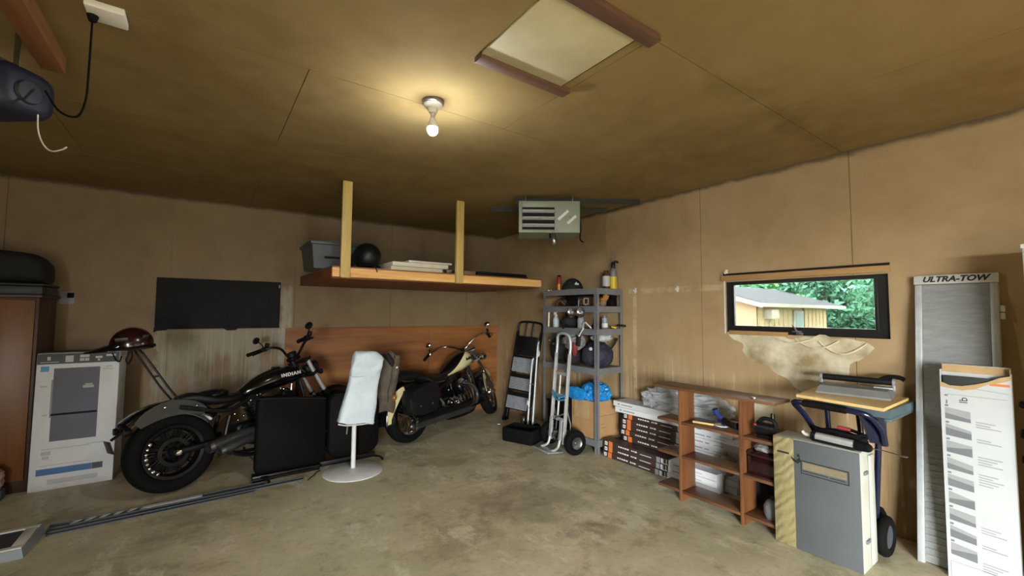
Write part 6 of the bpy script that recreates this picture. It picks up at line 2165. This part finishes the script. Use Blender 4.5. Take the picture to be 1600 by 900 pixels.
b.b2((0.006, -W2 + 0.0035, 1.20), (TK - 0.004, -W2 + 0.006, 1.225))
b.build('inside_flap', 'kraft', h, 0)
MB().b2((0.010, -W2 + 0.012, 0.05), (TK - 0.008, W2 - 0.012, 1.165), 0.003).build('contents', 'print_dark', h, 30)
Mi = frame((-0.0001, 0, 0), *FB)
b = MB()
for k in range(9):
    z1 = 0.985 - 0.097 * k
    b.prism([(-0.125, z1 - 0.072), (-0.02, z1 - 0.082), (-0.02, z1 - 0.02 - 0.012 * (k % 2)), (-0.125, z1 - 0.005)], 0.0008, Mi)
b.build('diagram', 'diagram_pale', h, 0, 'stuff')
b = MB()
for k in range(9):
    z1 = 0.985 - 0.097 * k
    b.prism([(-0.125, z1 - 0.071), (-0.02, z1 - 0.081), (-0.02, z1 - 0.062 + 0.014 * (k % 3)), (-0.125, z1 - 0.048 + 0.010 * ((k + 1) % 3))], 0.0014, Mi)
    b.prism([(-0.125, z1 + 0.0), (-0.11, z1 + 0.0), (-0.11, z1 + 0.010), (-0.125, z1 + 0.010)], 0.0008, Mi)
b.build('diagram', 'diagram_dark', h, 0, 'stuff')
b = MB()
for k, n_ in enumerate((0, 3, 2, 4, 5, 0, 0, 3, 2, 4)):
    for q in range(n_):
        z1 = 0.985 - 0.097 * (k - 0.3) - 0.014 * q
        b.prism([(0.0, z1), (0.095 - 0.02 * ((q + k) % 3), z1 - 0.004), (0.095 - 0.02 * ((q + k) % 3), z1 - 0.010), (0.0, z1 - 0.006)], 0.0008, Mi)
b.prism([(-0.12, 1.055), (0.125, 1.055), (0.125, 1.058), (-0.12, 1.058)], 0.0008, Mi)
b.prism([(0.0, 1.10), (0.13, 1.088), (0.13, 1.091), (0.0, 1.103)], 0.0008, Mi)
b.prism([(-0.13, 0.095), (0.12, 0.095), (0.12, 0.098), (-0.13, 0.098)], 0.0008, Mi)
b.prism([(-0.13, 0.0), (-0.127, 0.0), (-0.127, 0.095), (-0.13, 0.095)], 0.0008, Mi)
b.build('printed_lines', 'diagram_pale', h, 0, 'stuff')
flat([(0.06, 1.128, 0.136, 1.142)], Mi).build('orange_mark', 'print_orange', h, 0)
text('lb', 0.05, 'print_black', h, frame((-0.001, 0.045, 1.03), (0, 0, -1), (0, -1, 0)) @ Matrix.Rotation(R(180), 4, 'Z'), 'lettering', 1.0, 0, 'CENTER', 0.0005)
flat([(-0.12, 1.0, -0.113, 1.022), (-0.125, 1.045, -0.11, 1.053)], Mi).build('printed_marks', 'diagram_dark', h, 0)['kind'] = 'stuff'

# things cut by the frame's edge
h = thing('white_board', 'white upright board at the very edge of view beyond the instruction carton', 'board', (-0.40, -5.96, 0))
MB().b2((-0.02, -0.28, 0), (0.02, 0.283, 1.88), 0.004).build('panel', 'carton_pale', h, 30)
MB().b2((-0.026, -0.285, 1.8805), (0.026, 0.288, 1.905), 0.003).build('edge_cap', 'white_metal', h, 30)
h = thing('dark_tool_stand', 'dark steel tool stand between the ramp and the white board', 'stand', (-0.19, -5.69, 0))
MB().b2((-0.06, -0.07, 0), (0.10, 0.08, 0.03), 0.006).build('foot', 'engine_black', h, 30)
MB().cyl((0.03, 0.0, 0.03), (0.03, 0.0, 1.05), 0.022, None, 12).build('post', 'engine_black', h)
for z_, r_ in ((0.72, 0.04), (0.86, 0.05), (1.02, 0.035)):
    b = MB()
    b.tube([(0.03, -0.05, z_ - 0.03), (-0.03, 0.0, z_), (-0.05, 0.07, z_ + 0.012)], [r_, r_ * 0.9, r_ * 0.5], 10)
    b.build('clamp', 'satin_black', h)

# ---------------------------------------------------------------- outside
ground = MB().b2((0.125, -40, -0.9), (80, 60, -0.6)).build('lawn', 'lawn', None, 0)
struct(ground)
drive = MB().b2((-110, -80, -0.62), (XL - 0.205, 70, -0.03)).build('driveway', 'asphalt', None, 0)
struct(drive)
h = thing('outbuilding', 'tan board-sided building with grey shingled roof seen through the window', 'building', (12.7, 1.8, -0.6))
def O(p):
    return (p[0] - 12.7, p[1] - 1.8, p[2] + 0.6)
b = MB()
b.b2(O((12.78, 1.88, -0.6)), O((19.3, 7.0, 1.86)))
gb = [O((12.78, 1.88, 1.86)), O((12.78, 7.0, 1.86)), O((12.78, 4.44, 2.72))]
b.loft([gb, [(19.3 - 12.7, p[1], p[2]) for p in gb]])
core = b.build('core', 'siding_tan', h, 0)
x_ = 12.7
k = 0
while x_ < 19.25:
    w_ = min(0.2, 19.3 - x_)
    if not (15.8 < x_ + w_ and x_ < 16.75):
        MB().b2(O((x_ + 0.004, 1.80 - 0.012 * (k % 2), -0.6)), O((x_ + w_ - 0.004, 1.879, 1.86))).build('siding_board', 'siding_tan', h, 0)
    x_ += 0.2
    k += 1
for y0 in (1.8, 3.02, 4.24, 5.46):
    y1 = min(y0 + 1.2, 7.0)
    zt = lambda y_: 1.86 + (1 - abs(y_ - 4.44) / 2.6) * 0.86
    poly = [(-y0, -0.6), (-y0, zt(y0)), (-min(max(4.44, y0), y1), zt(min(max(4.44, y0), y1))), (-y1, zt(y1)), (-y1, -0.6)]
    MB().prism(poly, 0.06, Matrix.Translation((0, 0, 0)) @ frame(O((12.775, 1.8 * 0, 0)), *FB) @ Matrix.Identity(4)).build('gable_panel', 'siding_pink', h, 0)
def slope(name, mat, y0, z0, y1, z1, xa, xb, th):
    b_ = MB()
    b_.loft([[O((xa, y0, z0)), O((xa, y1, z1)), O((xa, y1, z1 + th)), O((xa, y0, z0 + th))], [O((xb, y0, z0)), O((xb, y1, z1)), O((xb, y1, z1 + th)), O((xb, y0, z0 + th))]])
    return b_.build(name, mat, h, 0)
slope('roof', 'shingle', 1.42, 1.89, 4.44, 2.78, 12.35, 20.45, 0.05)
slope('roof', 'shingle', 4.44, 2.78, 7.4, 1.89, 12.35, 20.45, 0.05)
MB().b2(O((12.33, 1.39, 1.80)), O((20.47, 1.42, 1.935))).build('eave_fascia', 'fascia', h, 0)
b = MB()
b.loft([[O((12.33, 1.42, 1.76)), O((12.36, 1.42, 1.76)), O((12.36, 1.42, 1.92)), O((12.33, 1.42, 1.92))], [O((12.33, 4.44, 2.65)), O((12.36, 4.44, 2.65)), O((12.36, 4.44, 2.82)), O((12.33, 4.44, 2.82))]])
b.build('rake_board', 'fascia', h, 0)
w_ = MB().b2(O((15.82, 1.76, -0.5)), O((16.74, 1.87, 1.69))).build('door_frame', 'fascia', h, 0)
MB().b2(O((15.94, 1.745, -0.5)), O((16.62, 1.76, 1.60))).build('door_leaf', 'table_teal', w_, 0)
bx = MB().b2(O((13.25, 1.50, 1.36)), O((13.85, 1.79, 1.70))).build('wall_box', 'fascia', h, 0)
MB().b2(O((13.855, 1.60, 1.52)), O((13.86, 1.70, 1.66))).build('opening', 'black_gap', bx, 0)

TREE = 'trees behind the outbuilding'
def tree(name, label, x, y, z0, H, rad, mat, n, seed, leaf=0.16, cz=0.58, droop=0.3):
    rnd = random.Random(seed)
    t_ = thing(name, label, 'tree', (x, y, z0), (0, 0, 0), TREE)
    b = MB()
    b.tube([(0, 0, 0), (0.1, 0.05, H * 0.4), (0.0, 0.1, H * 0.85)], [0.22, 0.16, 0.05], 8, 3)
    for k in range(7):
        a = rnd.uniform(0, 6.28)
        z_ = H * rnd.uniform(0.2, 0.7)
        b.tube([(0.05, 0.05, z_), (rad * 0.4 * math.cos(a), rad * 0.4 * math.sin(a), z_ + H * 0.06), (rad * 0.8 * math.cos(a), rad * 0.8 * math.sin(a), z_ + H * 0.05)], [0.09, 0.05, 0.02], 5, 2)
    b.build('trunk', 'bark', t_, 40)
    vs, fs = [], []
    clumps = []
    for k in range(max(14, n // 170)):
        a = rnd.uniform(0, 2 * math.pi)
        u = rnd.random() ** 0.45
        ph = rnd.uniform(-1, 1)
        rr_ = rad * u * math.sqrt(1 - ph * ph * 0.8)
        clumps.append((rr_ * math.cos(a), rr_ * math.sin(a), H * (cz + ph * 0.42), rad * rnd.uniform(0.18, 0.34)))
    for k in range(n):
        cx, cy, cz_, cr = clumps[k % len(clumps)]
        d = V((rnd.gauss(0, 1), rnd.gauss(0, 1), rnd.gauss(0, 0.7)))
        d = d.normalized() * cr * (rnd.random() ** 0.4)
        p = V((cx, cy, cz_)) + d
        p.z -= droop * (d.x * d.x + d.y * d.y) / max(cr, 0.01)
        if p.z < 0.1:
            p.z = 0.1 + rnd.random() * 0.3
        nrm = (d.normalized() * 0.6 + V((rnd.gauss(0, 1), rnd.gauss(0, 1), rnd.gauss(0, 1))) * 0.5 + V((0, 0, 0.4))).normalized()
        a_ = nrm.orthogonal().normalized()
        a_ = Matrix.Rotation(rnd.uniform(0, 6.28), 3, nrm) @ a_
        c_ = nrm.cross(a_)
        s_ = leaf * rnd.uniform(0.6, 1.3)
        i = len(vs)
        vs += [p - a_ * s_, p - c_ * s_ * 0.45 + nrm * s_ * 0.12, p + a_ * s_, p + c_ * s_ * 0.45 + nrm * s_ * 0.12]
        fs.append((i, i + 1, i + 2, i + 3))
    me = bpy.data.meshes.new('foliage')
    me.from_pydata([tuple(v_) for v_ in vs], [], fs)
    me.materials.append(MAT[mat])
    o_ = bpy.data.objects.new('foliage', me)
    COL.objects.link(o_)
    o_.parent = t_
    o_['kind'] = 'stuff'
    return t_
tree('conifer', 'dark green tree close behind the outbuilding, its boughs over the roof end', 24.5, 3.6, -0.6, 7.5, 2.6, 'leaf_dark', 6500, 1, 0.2, 0.5, 0.5)
tree('conifer', 'blue-green drooping tree filling the far end of the window view', 15.8, -1.4, -0.6, 6.5, 2.0, 'leaf_dark', 6500, 2, 0.13, 0.5, 0.5)
tree('leafy_tree', 'light green tree rising above the outbuilding ridge', 20.0, 12.5, -0.6, 9.0, 4.0, 'leaf_light', 6500, 3, 0.28)
tree('leafy_tree', 'mid green tree behind the middle of the shingled roof', 30.0, 12.5, -0.6, 10.0, 4.4, 'leaf_mid', 7000, 4, 0.32)
tree('leafy_tree', 'broad mid green tree beyond the far roof end', 36.0, 4.0, -0.6, 11.0, 5.0, 'leaf_mid', 7500, 5, 0.36, 0.5)
tree('leafy_tree', 'pale green tree far beyond the outbuilding corner', 44.0, -8.0, -0.6, 12.0, 6.5, 'leaf_light', 7500, 6, 0.42, 0.5)
tree('leafy_tree', 'tall green tree far behind the gable end', 27.0, 26.0, -0.6, 13.0, 7.0, 'leaf_mid', 7500, 8, 0.5, 0.5)
tree('leafy_tree', 'distant light green tree between the two mid green ones', 50.0, 16.0, -0.6, 14.0, 8.0, 'leaf_light', 7500, 10, 0.6, 0.5)
tree('leafy_tree', 'light green shrubby tree low beside the outbuilding corner', 22.6, -0.2, -0.6, 3.0, 1.3, 'leaf_light', 3000, 9, 0.14, 0.5)
